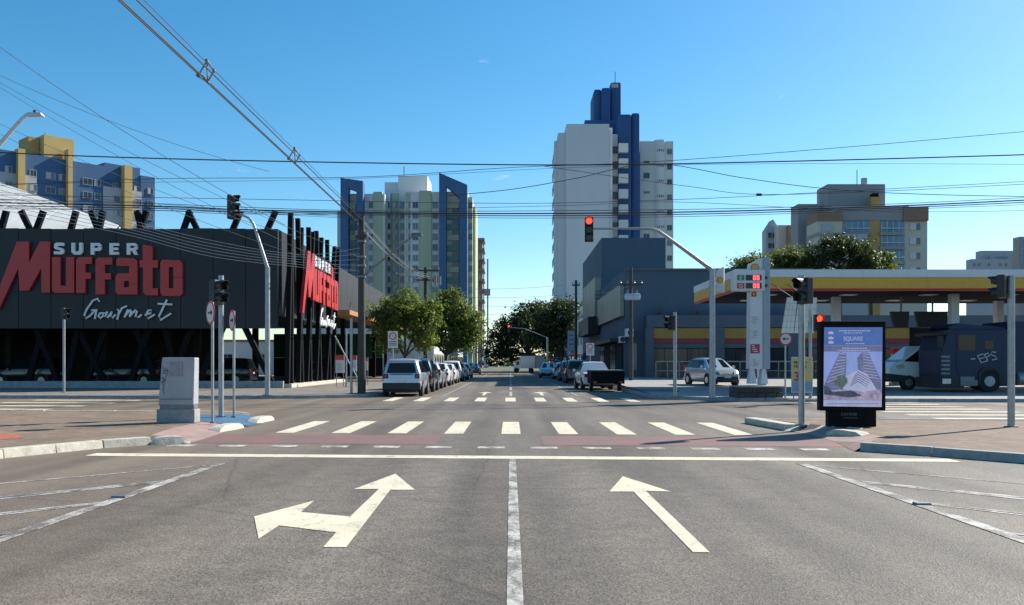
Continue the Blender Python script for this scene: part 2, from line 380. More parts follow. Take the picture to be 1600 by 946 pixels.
# tactile colour patch, blue accessible ramp and painted kerb lumps at the corner
m = MB(); m.flat([(-11.3, 16.0), (-9.6, 15.4), (-8.95, 16.5), (-9.6, 17.4), (-11.2, 17.4)], PH + .004); m.build('painted_patch', 'kerb_red', nl)
m = MB(); m.flat([(-10.6, 16.8), (-9.9, 16.55), (-9.7, 17.0), (-10.4, 17.2)], PH + .008); m.build('painted_patch', 'kerb_blue', nl)
m = MB(); m.add([(-7.2, 21.0, PH + .004), (-6.2, 21.3, .01), (-6.35, 24.2, .01), (-7.2, 24.0, PH + .004), (-8.6, 23.6, PH + .005), (-8.6, 21.8, PH + .005)], [(0, 1, 2, 3), (0, 3, 4, 5)]); m.build('wheelchair_ramp', 'kerb_blue', nl)
def lump(par, p, q, w, h, mat, name='kerb_lump'):
    p, q = Vector((*p, 0)), Vector((*q, 0)); d = (q - p).normalized(); nrm = Vector((-d.y, d.x, 0)) * w; m = MB()
    pr = [(0, 0), (.06, .55), (.22, .95), (.5, 1.0), (.78, .93), (.94, .5), (1, 0)]
    vs = []
    for t, hh in pr:
        c = p.lerp(q, t)
        for s_, zz in ((-.5, 0), (-.42, hh), (.42, hh), (.5, 0)): vs.append((c.x + nrm.x * s_, c.y + nrm.y * s_, .0 + h * zz))
    fs = [(i * 4 + j, i * 4 + j + 1, i * 4 + j + 5, i * 4 + j + 4) for i in range(len(pr) - 1) for j in range(3)]
    m.add(vs, fs); return m.build(name, mat, par, smooth=True)
lump(nl, (-6.66, 16.52), (-6.1, 16.95), .30, PH + .01, 'kerb_white', 'kerb_nose')
lump(nl, (-6.42, 19.35), (-6.34, 20.9), .30, .14, 'kerb_white')
lump(nl, (-6.42, 22.2), (-6.40, 23.8), .30, .14, 'kerb_white')
kerb_run(nl, [(-14.5, 26.0), (-8.2, 25.7), (-7.3, 24.95)], 'kerb_white', 1.0, w=-.16)
nr = pavement('pavement_near_right', [(6.2, 15.5), (7.0, 16.9), (7.1, 18.6), (6.8, 19.6), (6.4, 21.6), (8.0, 22.0), (14, 21.6), (60, 18.8), (60, -30), (9.0, -30), (9.0, 11.2), (7.9, 13.5)], 'paver_brown')
kerb_run(nr, [(5.95, 15.3), (6.8, 14.5), (7.75, 13.35), (8.9, 11.2), (8.9, -2)], 'kerb_grey', 1.0, w=.2)
kerb_run(nr, [(8.0, 22.0), (14, 21.6), (40, 20.0)], 'kerb_grey', 1.0, w=-.16)
slope(nr, [(6.2, 15.5), (7.0, 16.9), (7.1, 18.6), (6.8, 19.6)], [(5.85, 15.25), (6.2, 17.2), (6.25, 18.6), (6.15, 19.7)], 'pink_concrete')
# striped kerb ends and ramp on the right corner
for i, (p, q) in enumerate((((6.02, 22.5), (6.15, 21.2)), ((6.15, 21.2), (6.28, 20.0)))):
    m = MB(); pp, qq = Vector((*p, 0)), Vector((*q, 0)); m.cbox(((p[0] + q[0]) / 2, (p[1] + q[1]) / 2, .07), (.34, 1.26, .15), math.atan2(q[1] - p[1], q[0] - p[0]) + math.pi / 2); m.build('kerb_stone', 'kerb_white', nr, bevel=.03)
for i in range(5):
    x = 6.05 + i * .17; y = 19.85 - i * .30
    m = MB(); m.add([(x, y, .012), (x + .42, y + .35, .15), (x + .62, y + .02, .15), (x + .2, y - .3, .012)], [(0, 1, 2, 3)]); m.build('ramp_stripe', 'kerb_dark' if i % 2 else 'kerb_white', nr)
lump(nr, (6.55, 18.4), (6.95, 17.3), .32, .17, 'kerb_white')
# far side pavements
fl = pavement('pavement_far_left', [(-6.1, 41.5), (-6.8, 39.3), (-8.6, 38.2), (-14, 38.0), (-60, 40.2), (-60, 190), (-6.1, 190)], 'paver_grey')
kerb_run(fl, [(-40, 38.6), (-14, 37.85), (-8.6, 38.05), (-6.65, 39.2), (-5.95, 41.5), (-5.95, 75)], 'kerb_grey', 1.2, w=.16)
def fz(x, y): return PH + max(0, min(.36, (y - 38) * .0133))
m = MB(); xs = [6.2, 7.5, 9, 12, 60]; ys = [38.5, 42, 52, 65, 75]
vs = [(x, (y if y > 40 else (38.2 if x < 7 else 36.6 if x < 8 else 35.6 if x < 10 else 34.8 if x < 20 else 32.5)), fz(x, y)) for y in ys for x in xs]
fs = [(j * 5 + i, j * 5 + i + 1, (j + 1) * 5 + i + 1, (j + 1) * 5 + i) for j in range(4) for i in range(4)]
m.add(vs, fs)
fr = m.build('forecourt', 'forecourt_concrete'); fr['kind'] = 'structure'
fr2 = pavement('pavement_far_right', [(6.2, 42), (7.9, 42), (8.35, 66), (8.35, 190), (6.2, 190)], 'paver_grey', PH + .1)
kerb_run(fr, [(6.05, 75), (6.05, 42), (6.1, 38.4), (7.5, 36.4), (9, 35.45), (12, 34.65), (45, 33.1)], 'kerb_grey', 1.2, w=.18)
m = MB(); m.flat([(-60, 203), (60, 203), (60, 260), (-60, 260)], -.01); MAT_g = M('grass', (.10, .115, .045), .95, var=.35, scale=.4, world=True)
o = m.build('grass_strip', 'grass'); tag(o, kind='structure')
# ================================================================ buildings
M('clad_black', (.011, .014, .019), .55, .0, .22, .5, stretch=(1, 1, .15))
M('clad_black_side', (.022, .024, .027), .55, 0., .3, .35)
M('clad_grey', (.17, .18, .18), .35, .6, .2, .6)
M('interior_dark', (.02, .021, .023), .9, var=.2)  # near black: undercroft shade is put into the base colour
M('wood_fascia', (.45, .22, .10), .6, var=.25, scale=2)
M('green_wall', (.015, .15, .075), .6, var=.2, scale=.6)
M('letter_red', (.50, .03, .03), .4, var=.08)
M('letter_white', (.78, .79, .78), .45, var=.04)
M('tower_white', (.68, .68, .67), .85, var=.05, scale=.12, stretch=(1, 1, .25))
M('tower_cream', (.66, .67, .62), .85, var=.06, scale=.12, stretch=(1, 1, .25))
M('tower_lilac', (.62, .63, .66), .85, var=.06, scale=.12)
M('tower_green', (.42, .48, .33), .85, var=.07, scale=.12, stretch=(1, 1, .25))
M('tower_teal', (.12, .25, .20), .7, var=.1)
M('tower_navy', (.05, .13, .27), .7, var=.08, scale=.15)  # portal navy lightened, distance haze put into the paint
M('tower_navy2', (.025, .085, .23), .65, var=.1, scale=.15)
M('apt_blue', (.05, .13, .26), .8, var=.08, scale=.12)
M('apt_grey', (.42, .43, .45), .85, var=.06, scale=.12)
M('apt_yellow', (.60, .41, .15), .8, var=.08, scale=.15)
M('beige', (.56, .51, .42), .85, var=.07, scale=.15)
M('taupe', (.31, .30, .29), .85, var=.08, scale=.15)
M('brown_band', (.28, .17, .12), .8, var=.1)
M('ochre', (.50, .29, .10), .8, var=.1)
M('blue_grey', (.075, .115, .155), .8, var=.12, scale=.25, stretch=(1, 1, .3), bump=.05, bscale=6)
M('blue_grey2', (.09, .115, .145), .75, var=.12, scale=.3)
M('roof_white', (.62, .62, .58), .5, .1, .12, .5)
M('shutter', (.50, .50, .50), .7, var=.1)
M('window_dark', (.03, .035, .045), .15, var=.3, scale=.3, spec=.7)
M('window_mid', (.13, .15, .18), .2, var=.3, scale=.3, spec=.7)
M('window_blue', (.10, .21, .33), .12, var=.35, scale=.5, spec=.8)
M('concrete_raw', (.24, .20, .18), .9, var=.25, scale=.3)
M('shell_yellow', (.66, .37, .045), .45, var=.06)
M('shell_red', (.50, .03, .02), .45, var=.06)
M('shaded_yellow', (.36, .21, .035), .55, var=.12); M('shaded_red', (.26, .03, .03), .55, var=.12); M('floor_dark', (.035, .035, .037), .85, var=.25)  # yellow and red: darker copies of the canopy bands, shop shade in the paint
M('canopy_white', (.68, .70, .72), .45, var=.05)
M('canopy_under', (.02, .022, .028), 1., var=.1, spec=.05)  # near black: the shade under the deck is put into its colour

WM = {}
def wmesh(w, h, pane='window_dark', frame='shutter', shutter=0.):
    """window set in its wall: proud frame bars, sill, pane and an optional half shutter"""
    k = (round(w, 2), round(h, 2), pane, frame, shutter)
    if k not in WM:
        m = MB(); t = min(w, h) * .07
        m.box(0, -.05, 0, w, .05, h, 0)
        m.box(-t, -.10, -t, 0, .05, h + t, 1).box(w, -.10, -t, w + t, .05, h + t, 1)
        m.box(0, -.10, h, w, .05, h + t, 1).box(-t * 1.6, -.16, -t * 1.9, w + t * 1.6, .05, -t, 1)
        m.box(w * .5 - t * .3, -.08, 0, w * .5 + t * .3, -.05, h, 1)
        if shutter: m.box(.02, -.085, 0, w * shutter, -.055, h, 1)
        o = m.build('window', [pane, frame]); WM[k] = o.data; bpy.data.objects.remove(o)
    return WM[k]
def vol(par, name, mat, px0, px1, top, Y, depth=14., z0=0.):
    m = MB(); m.box(gX(px0, Y), Y, z0, gX(px1, Y), Y + depth, gZ(top, Y)); return m.build(name, mat, par)

# ---------------------------------------------------------------- supermarket
SX, SY = -13.0, 50.0
sm = thing('supermarket', 'black clad supermarket on stilts with leaning steel posts above its roofline', 'supermarket', (SX, SY, PH))
m = MB(); m.box(-42, SY + .5, 8.55, SX - .3, 95, 8.85); m.build('roof', 'clad_black', sm)
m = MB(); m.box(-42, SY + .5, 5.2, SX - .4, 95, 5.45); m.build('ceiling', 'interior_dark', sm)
x = SX; k = 0
while x > -42:
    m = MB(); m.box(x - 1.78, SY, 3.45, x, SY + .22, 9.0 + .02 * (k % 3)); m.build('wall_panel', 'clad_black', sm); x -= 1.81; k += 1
y = SY + .24
while y < 95:
    lo = 4.2 if y < 66 else 5.35
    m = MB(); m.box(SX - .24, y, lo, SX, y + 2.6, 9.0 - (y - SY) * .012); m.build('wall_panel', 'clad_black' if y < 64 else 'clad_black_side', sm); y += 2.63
m = MB(); m.box(SX - .2, 64, 5.0, SX + 1.5, 101, 5.32); m.build('side_canopy', 'wood_fascia', sm)
m = MB(); m.box(SX - .3, 101.02, 5.0, SX + 1.6, 101.5, 6.1); m.build('canopy_end', 'roof_white', sm)
# front lattice of leaning columns
for t0, t1 in ((10, 2), (33, 47), (68, 57), (119, 111), (142, 153), (161, 155), (214, 221), (229, 219), (297, 287), (294, 308), (376, 364), (431, 418), (-20, -8), (-45, -55)):
    Yc = SY + .55 + random.uniform(0, .25); bx = t1 + (t1 - t0) * 8.6
    a, b2 = at(bx, 568, Yc), at(t0, 330, Yc); a.z = PH
    d = (b2 - a).normalized(); u = Vector((0, 1, 0)).cross(d).normalized() * .15
    m = MB(); m.prism([(-1, -.13), (1, -.13), (1, .13), (-1, .13)], a, u, Vector((0, 1, 0)), b2 - a); m.build('column', 'black_metal', sm)
# posts along the street side
for y0, y1, zt in ((50.3, 50.9, 10.05), (51.2, 51.0, 9.8), (53.8, 52.6, 10.0), (52.9, 53.5, 9.6), (56.0, 55.4, 9.9), (55.0, 56.6, 9.8), (59.0, 57.6, 10.0), (57.6, 59.2, 9.8), (62.0, 61.0, 9.9), (60.6, 63.6, 9.8), (63.0, 65.0, 9.9)):
    m = MB(); a = Vector((SX + .45, y0, PH)); b2 = Vector((SX + .5, y1, zt)); m.prism([(-.13, -.13), (.13, -.13), (.13, .13), (-.13, .13)], a, (1, 0, 0), (0, 1, 0), b2 - a); m.build('post', 'black_metal', sm)
for y in (70, 78, 86, 94):
    m = MB(); m.box(SX - .3, y, PH, SX, y + .3, 5.2); m.build('column', 'black_metal', sm)
for x in (-38, -32, -26, -20):
    for y in (57, 70, 80):
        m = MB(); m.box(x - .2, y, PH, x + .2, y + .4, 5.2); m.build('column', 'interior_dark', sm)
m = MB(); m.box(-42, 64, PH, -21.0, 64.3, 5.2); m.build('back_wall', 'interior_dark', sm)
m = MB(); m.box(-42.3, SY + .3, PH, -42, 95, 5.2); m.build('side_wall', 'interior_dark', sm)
m = MB(); m.box(-25, 94.5, 2.1, SX - .5, 94.8, 4.6); m.build('green_partition', 'green_wall', sm)
m = MB(); m.box(-25, 94.52, PH, SX - .5, 94.7, 2.08); m.build('partition_base', 'interior_dark', sm)
m = MB(); m.box(-42, SY - .25, PH, SX + .35, SY + .05, PH + .38); m.build('plinth', 'kerb_grey', sm)
m = MB(); m.box(SX + .05, SY + .1, PH, SX + .75, 67, PH + .22); m.build('side_plinth', 'kerb_white', sm)
m = MB(); m.box(-42, SY + .06, PH, SX - .05, 94, PH + .02); m.build('floor', 'floor_dark', sm)  # dark sheet laid over the paving to deepen the undercroft shade
m = MB(); m.box(-30, 70, 4.55, -21, 70.2, 4.75); m.build('beam', 'wood_fascia', sm)
m = MB(); m.box(SX - 3.6, SY + 22, 4.6, SX - 1.2, SY + 22.2, 4.9); m.build('beam', 'roof_white', sm)

def sign_letters(root):
    """block letters and brush script, drawn in the x-z plane with the reading side towards -y"""
    k = .0356 / 5.161
    def P(pts): return [((a - 740) * k, (330 - b2) * k) for a, b2 in pts]
    red = [
        [(-60, 640), (5, 640), (160, 310), (172, 490), (245, 490), (345, 310), (348, 505), (415, 505), (415, 95), (335, 95), (247, 265), (247, 95), (150, 95)],
        [(432, 220), (500, 220), (500, 450), (545, 450), (545, 220), (610, 220), (610, 508), (452, 508), (432, 488)],
        [(626, 240), (648, 220), (752, 220), (752, 275), (700, 275), (700, 345), (745, 345), (745, 395), (700, 395), (700, 508), (626, 508)],
        [(782, 243), (804, 223), (915, 223), (915, 280), (856, 280), (856, 350), (905, 350), (905, 400), (856, 400), (856, 520), (782, 520)],
        [(948, 240), (965, 225), (1095, 230), (1118, 252), (1118, 434), (1052, 434), (1052, 412), (1010, 412), (1010, 462), (1052, 462), (1052, 437), (1118, 437), (1118, 520), (960, 520), (942, 500), (942, 372), (965, 350), (1052, 350), (1052, 292), (948, 292)],
        [(1162, 118), (1240, 134), (1240, 245), (1283, 245), (1283, 305), (1240, 305), (1240, 470), (1283, 470), (1283, 527), (1190, 527), (1164, 500), (1164, 305), (1136, 300), (1136, 245), (1162, 245)],
        [(1302, 262), (1322, 240), (1460, 246), (1481, 268), (1481, 384), (1408, 384), (1408, 300), (1370, 300), (1370, 470), (1408, 470), (1408, 387), (1481, 387), (1481, 515), (1457, 535), (1322, 531), (1302, 505)]]
    for pl in red:
        m = MB(); m.prism(P(pl), (0, 0, 0), (1, 0, 0), (0, 0, 1), (0, -.18, 0)); m.build('letter', 'letter_red', root)
    white = [
        [(525, 105), (525, 130), (478, 128), (472, 137), (515, 148), (527, 165), (524, 188), (505, 198), (445, 196), (445, 172), (495, 175), (500, 167), (458, 156), (446, 143), (450, 112), (468, 102)],
        [(586, 104), (614, 104), (614, 165), (625, 175), (637, 175), (648, 165), (648, 104), (676, 104), (676, 178), (655, 200), (607, 200), (586, 178)],
        [(741, 106), (810, 106), (826, 120), (826, 134), (798, 134), (798, 128), (768, 128), (768, 146), (798, 146), (798, 138), (826, 138), (826, 156), (812, 170), (768, 170), (768, 200), (741, 200)],
        [(892, 107), (966, 107), (966, 129), (920, 129), (920, 143), (960, 143), (960, 163), (920, 163), (920, 178), (966, 178), (966, 200), (892, 200)],
        [(1031, 107), (1098, 107), (1117, 122), (1117, 134), (1090, 134), (1090, 128), (1058, 128), (1058, 147), (1090, 147), (1090, 138), (1117, 138), (1117, 152), (1100, 165), (1122, 200), (1092, 200), (1074, 170), (1058, 170), (1058, 200), (1031, 200)]]
    for pl in white:
        m = MB(); m.prism(P(pl), (0, 0, 0), (1, 0, 0), (0, 0, 1), (0, -.16, 0)); m.build('letter', 'letter_white', root)
    script = [
        [[(808, 578), (795, 553), (757, 568), (706, 640), (686, 690), (700, 713), (735, 690), (780, 642)], [(745, 648), (786, 640), (772, 716)]],
        [[(838, 668), (812, 672), (800, 695), (816, 710), (840, 692), (838, 668), (862, 672)]],
        [[(872, 655), (856, 700), (874, 706), (908, 660)], [(908, 656), (896, 700), (915, 708), (938, 680)]],
        [[(952, 640), (968, 648), (952, 722)], [(958, 690), (990, 630), (1030, 612)]],
        [[(1040, 640), (1010, 704)], [(1018, 690), (1060, 642), (1068, 650), (1052, 700)], [(1058, 690), (1102, 642), (1112, 652), (1098, 700), (1122, 704), (1150, 680)]],
        [[(1175, 685), (1225, 668), (1228, 645), (1202, 648), (1180, 690), (1200, 713), (1255, 680)]],
        [[(1352, 562), (1288, 695), (1300, 726), (1385, 672)], [(1278, 594), (1396, 600)]]]
    for strokes in script:
        m = MB()
        for st in strokes:
            q = [Vector((a, 0, b2)) for a, b2 in P(st)]; m.tube([v + Vector((0, -.1, 0)) for v in q], .058, 8)
        m.build('script_letter', 'letter_white', root, smooth=True)
lg = thing('shop_sign', 'huge red and white lettering across the shaded black front facing the near crossing', 'sign', (0, 0, 0))
sign_letters(lg)
Yf = SY - .02; kk = Yf / F / .0356
place(lg, (gX(740 / 5.161, Yf), Yf, gZ(360 + 330 / 5.161, Yf)), 0, kk)
lg2 = copy_tree(lg); lg2['label'] = 'sunlit red and white lettering between the leaning posts on the street side'; lg2.name = 'shop_sign'
place(lg2, (SX + .85, 57.0, 6.55), R(90), 1.0)
# pitched white roof hall behind
hall = thing('market_hall', 'pale sloping metal roof rising behind the black supermarket front', 'hall', at(40, 330, 84))
P1, P2, P0 = at(-70, 262, 90), at(186, 354, 90), at(-330, 345, 90)
Q1, Q2, Q0 = Vector((P1.x, 71, P1.z - 10.5)), Vector((P2.x, 78, 9.3)), Vector((P0.x, 78, 9.3))
for A, B, A2, B2, n_ in ((P1, P2, Q1, Q2, 9), (P1, P0, Q1, Q0, 8)):
    for k in range(n_):
        q0, q1 = k / n_ + .002, (k + 1) / n_ - .002
        t_ = [A.lerp(B, q0), A.lerp(B, q1), A2.lerp(B2, q1), A2.lerp(B2, q0)]; up = Vector((0, 0, .12 + .02 * (k % 2)))
        m = MB(); m.add(t_ + [v + up for v in t_], [(0, 3, 2, 1), (4, 5, 6, 7), (0, 1, 5, 4), (1, 2, 6, 5), (2, 3, 7, 6), (3, 0, 4, 7)]); m.build('roof_sheet', 'roof_white', hall)
m = MB(); m.prism([(P0.x, 8.9), (P2.x, 8.9), (P2.x, P2.z - .05), (P1.x, P1.z - .05), (P0.x, P0.z - .05)], (0, 90.02, 0), (1, 0, 0), (0, 0, 1), (0, .3, 0)); m.build('end_wall', 'roof_white', hall)

# ---------------------------------------------------------------- blue and yellow apartment block, far left
A3, B3 = Vector((-838 * 165 / F, 165, 0)), Vector((-555 * 191 / F, 191, 0))
L3 = (B3 - A3).length; d3 = (B3 - A3) / L3; ang3 = math.atan2(d3.y, d3.x)
def tpx(px):
    r = (px - CX) / F; return (r * A3.y - A3.x) / (d3.x - r * d3.y)
def zt(px, py): Yq = A3.y + d3.y * tpx(px); return gZ(py, Yq)
ab = thing('apartment_block', 'blue and grey apartment block with yellow pilasters behind the supermarket', 'building', (0, 0, 0))
H3 = zt(60, 243)
m = MB(); m.box(-8, 0, 0, tpx(165), 14, H3); m.box(tpx(165) + .02, .6, 0, tpx(221), 14, H3 + .9); m.box(tpx(221) + .02, .3, 0, tpx(243), 14, H3 - .6); m.build('wall', 'apt_blue', ab)
for p0, p1, q0, q1 in ((-30, 25, 268, 380), (36, 57, 275, 380), (161, 190, 293, 380), (202, 221, 299, 380)):
    m = MB(); m.box(tpx(p0), -.12, 0, tpx(p1), .75, zt((p0 + p1) / 2, q0)); m.build('grey_panel', 'apt_grey', ab)
for p0, p1, tp in ((25, 36, 234), (103, 110, 235), (191, 203, 260)):
    m = MB(); m.box(tpx(p0), -1.1, 0, tpx(p1), .8, zt((p0 + p1) / 2, tp)); m.build('pilaster', 'apt_yellow', ab)
m = MB(); m.box(tpx(72), 1, H3 - 1, tpx(119), 9, zt(100, 214)); m.build('lift_tower', 'apt_yellow', ab)
m = MB(); m.box(tpx(54), 3, H3 - 1, tpx(71), 8, zt(60, 210)); m.build('water_tank', 'ochre', ab)
m = MB(); m.tube([(tpx(83), 4, H3), (tpx(83), 4, zt(83, 202))], .1, 6); m.build('antenna', 'galv_dark', ab)
for px in (8, 47, 72, 92, 130, 148, 178, 212, 232):
    for fl_ in range(8):
        z = H3 - 4.2 - fl_ * 2.75
        if z < 5: continue
        inst(wmesh(1.7 if px in (72, 130) else 1.1, 1.15, 'window_dark' if (fl_ * 7 + px) % 3 else 'window_mid', 'apt_grey', .5 if (px + fl_) % 4 == 0 else 0), 'window', ab, (tpx(px), (-.14 if px in (8, 47, 178, 212) and fl_ > 0 else .55 if px in (178, 212) else .25 if px == 232 else 0.0), z))
ab.location = A3; ab.rotation_euler = (0, 0, ang3)

# ---------------------------------------------------------------- green and navy twin tower
Yg = 230.
tw = thing('apartment_tower', 'pale green and cream tower with two tall navy portal frames, left of the street', 'tower', (gX(635, Yg), Yg, 0))
vol(tw, 'wall', 'tower_cream', 527, 533, 330, Yg + 4, 16); vol(tw, 'wall', 'tower_cream', 545, 601, 303, Yg + 2, 18)
vol(tw, 'recess_wall', 'tower_lilac', 601, 634, 300, Yg + 9, 16); vol(tw, 'wall', 'tower_cream', 632, 731, 300, Yg + 1, 20)
vol(tw, 'end_wall', 'tower_green', 731, 738, 308, Yg + 2, 18); vol(tw, 'end_wall', 'tower_green', 738.1, 743, 323, Yg + 5, 16)
vol(tw, 'penthouse', 'tower_white', 601, 622, 285, Yg + 12, 10); vol(tw, 'penthouse', 'tower_white', 622.1, 668, 275, Yg + 10, 12)
for p0, p1, tp, dy, mt in ((575, 583, 303, 1.8, 'tower_lilac'), (583.2, 597, 300, 1.6, 'tower_green'), (601, 610, 301, 8.0, 'tower_lilac'), (612, 622, 302, 8.4, 'tower_green'), (634, 641, 301, .6, 'tower_green'), (641.2, 655, 300, .4, 'tower_lilac'), (655.2, 674, 298, .2, 'tower_green'), (674.2, 686, 300, .6, 'tower_cream')):
    vol(tw, 'facade_strip', mt, p0, p1, tp, Yg + dy, 1.5)
def portal(px0, px1, p2, p3, t0, t1, lint, Yp):
    m = MB(); X = lambda p: gX(p, Yp); Z = lambda p: gZ(p, Yp)
    m.prism([(X(px0), 0), (X(p2), 0), (X(p2), Z(t0 + lint)), (X(p3), Z(t1 + lint)), (X(p3), 0), (X(px1), 0), (X(px1), Z(t1)), (X(px0), Z(t0))], (0, Yp, 0), (1, 0, 0), (0, 0, 1), (0, 3.5, 0))
    m.build('portal_frame', 'tower_navy', tw)
portal(532, 567, 544, 557, 278, 283, 15, Yg - 1); portal(686, 730, 697, 718, 270, 289, 20, Yg - 2)
fh = 16.6
for i in range(15):
    py = 318 + i * fh
    for p0, p1, dy in ((545, 556, 1.2), (698, 717, .2)):
        Yb = Yg + dy; m = MB(); m.box(gX(p0, Yb), Yb, gZ(py + 8, Yb), gX(p1, Yb), Yb + .8, gZ(py - .5, Yb)); m.build('balcony_panel', 'tower_teal' if i % 3 else 'tower_green', tw)
        m = MB(); m.box(gX(p0 + (p1 - p0) * .45, Yb), Yb + .1, gZ(py + 16, Yb), gX(p1, Yb), Yb + .8, gZ(py + 8.3, Yb)); m.build('balcony_opening', 'window_dark', tw)
    for px, dy, w in ((576.5, 1.75, 1.05), (602.5, 7.95, 1.2), (614, 8.35, 1.25), (625.5, 8.9, 1.1), (635, .55, 1.0), (645, .35, 1.35), (676, .55, 1.3), (732.4, 1.9, .9)):
        Yw = Yg + dy; inst(wmesh(w, 1.5, ('window_dark', 'window_mid', 'window_mid')[int(i * 5 + px) % 3], 'shutter', (0, 0, .5)[int(i * 3 + px) % 3]), 'window', tw, (gX(px, Yw), Yw, gZ(py + 7, Yw)))
m = MB(); m.tube([(gX(630, Yg + 12), Yg + 14, gZ(275, Yg + 12)), (gX(630, Yg + 12), Yg + 14, gZ(258, Yg + 12))], .12, 5); m.build('antenna', 'galv_dark', tw)
m = MB(); m.tube([(gX(580, Yg), Yg + 8, gZ(303, Yg)), (gX(580, Yg), Yg + 8, gZ(295, Yg))], 1.1, 12); m.build('water_tank', 'taupe', tw)
# ---------------------------------------------------------------- tower under construction
Yk = 300.; kt = thing('unfinished_tower', 'bare concrete tower under construction with hoist mast behind the green tower', 'building', (gX(752, Yk), Yk, 0))
for i in range(13):
    py = 372 + i * 16; m = MB(); m.box(gX(738, Yk), Yk, gZ(py + 3, Yk), gX(757, Yk), Yk + 12, gZ(py, Yk)); m.build('floor_slab', 'concrete_raw', kt)
    for px in (741, 747, 755):
        m = MB(); m.box(gX(px, Yk), Yk + .3, gZ(py + 16, Yk), gX(px + 1.6, Yk), Yk + 1, gZ(py + 3, Yk)); m.build('column', 'concrete_raw', kt)
    if i % 2 == 0: m = MB(); m.box(gX(740, Yk), Yk + 1.2, gZ(py + 16, Yk), gX(750 + i % 3 * 2, Yk), Yk + 1.5, gZ(py + 3, Yk)); m.build('brick_infill', 'brown_band', kt)
vol(kt, 'core_wall', 'taupe', 739, 754, 372, Yk + 5, 6)
m = MB(); m.tube([(gX(762, Yk), Yk, 0), (gX(762, Yk), Yk, gZ(405, Yk))], .35, 4); m.build('hoist_mast', 'galv_dark', kt)
m = MB(); m.box(gX(757, Yk), Yk - 1, gZ(462, Yk), gX(766, Yk), Yk + 1, gZ(452, Yk)); m.build('hoist_platform', 'galv_dark', kt)
vol(kt, 'side_annex', 'apt_grey', 755, 764, 545, Yk - 4, 4)

# ---------------------------------------------------------------- white tower with navy core
Yt = 160.
wt = thing('apartment_tower', 'tall white tower with a navy lift core, right of the street', 'tower', (gX(940, Yt), Yt, 0))
vol(wt, 'wall', 'tower_white', 885, 952, 194, Yt, 18); vol(wt, 'corner_wall', 'tower_white', 952.2, 957, 200, Yt + .8, 16); vol(wt, 'left_wing', 'tower_white', 872, 884.8, 208, Yt + 2.2, 14)
m = MB()
for i in range(7):
    a0 = math.pi / 2 * i / 6; m.box(gX(868.5, Yt) + .42 * (1 - math.cos(a0)) - .1, Yt + 3 + i * 1.6, 0, gX(872, Yt + 3) + .3, Yt + 4.5 + i * 1.6, gZ(214 + i * 3, Yt))
m.build('bay_wall', 'tower_white', wt)
vol(wt, 'balcony_recess', 'tower_white', 957.1, 980, 210, Yt + 7, 10)
for nm, p0, p1, tp, dy, dp in (('core_block', 928, 940, 139, 14, 8), ('core_block', 940, 954, 136.5, 13, 9), ('core_block', 953.9, 971, 128, 14.5, 8), ('core_base', 914, 972, 188, 12, 10), ('core_front', 966, 987, 178, 6.2, 10), ('core_front', 986.9, 1000, 176, 7, 9)):
    m = MB(); Yq = Yt + dy; m.box(gX(p0, Yq), Yq, gZ(480, Yq), gX(p1, Yq), Yq + dp, gZ(tp, Yq)); m.build(nm, 'tower_navy2', wt, bevel=.5 if nm != 'core_base' else .0)
vol(wt, 'core_niche', 'apt_grey', 955.5, 966, 131, Yt + 14.3, 1.0, z0=gZ(137, Yt + 14.3))
vol(wt, 'right_wing', 'tower_cream', 1000, 1052, 221, Yt + 10, 14)
m = MB(); Yq = Yt + 10; c = Vector((gX(1031, Yq), Yq + .5, 0)); m.tube([c, c + Vector((0, 0, gZ(219.5, Yq)))], 1.15, 20); m.build('rounded_bay', 'tower_white', wt, smooth=True)
for i in range(11):
    py = 229 + i * 23.8
    Yb = Yt + 6.2
    m = MB(); m.box(gX(966, Yb), Yb - 1.0, gZ(py + 11, Yb), gX(980.5, Yb), Yb + .7, gZ(py - 3, Yb)); m.build('balcony', 'white_wall', wt)
    m = MB(); m.box(gX(957.6, Yb), Yb + .5, gZ(py + 10, Yb), gX(965.5, Yb), Yb + .75, gZ(py - 1, Yb)); m.build('balcony_opening', 'window_dark', wt)
    Yq = Yt + 10
    inst(wmesh(.85, .95, 'window_dark' if i % 3 else 'window_mid', 'shutter'), 'window', wt, (gX(1042.5, Yq), Yq, gZ(py + 12, Yq)))
    if i in (1, 2, 3, 6, 7, 8): inst(wmesh(1.05, .35 if i % 2 == 1 else .95, 'window_mid' if i == 3 else 'window_dark', 'shutter', .0), 'window', wt, (gX(1006, Yq), Yq, gZ(py + 2, Yq)))
    for q in range(4):
        a0 = R(-118 + q * 18); inst(wmesh(.18, .42, 'window_dark', 'tower_white'), 'window', wt, (c.x + 1.15 * math.cos(a0), c.y + 1.15 * math.sin(a0), gZ(py + 9, Yq)), a0 + R(90))
    for q in range(3): inst(wmesh(.9, 1.2, 'window_dark', 'tower_white'), 'window', wt, (gX(868.5, Yt) - .12 + .02 * q, Yt + 4.2 + q * 3.2, gZ(py + 12, Yt)), R(-90))
m = MB(); m.tube([(gX(963, Yt + 16), Yt + 18, gZ(128, Yt + 16)), (gX(963, Yt + 16), Yt + 18, gZ(107, Yt + 16))], .07, 5); m.build('antenna', 'galv_dark', wt)

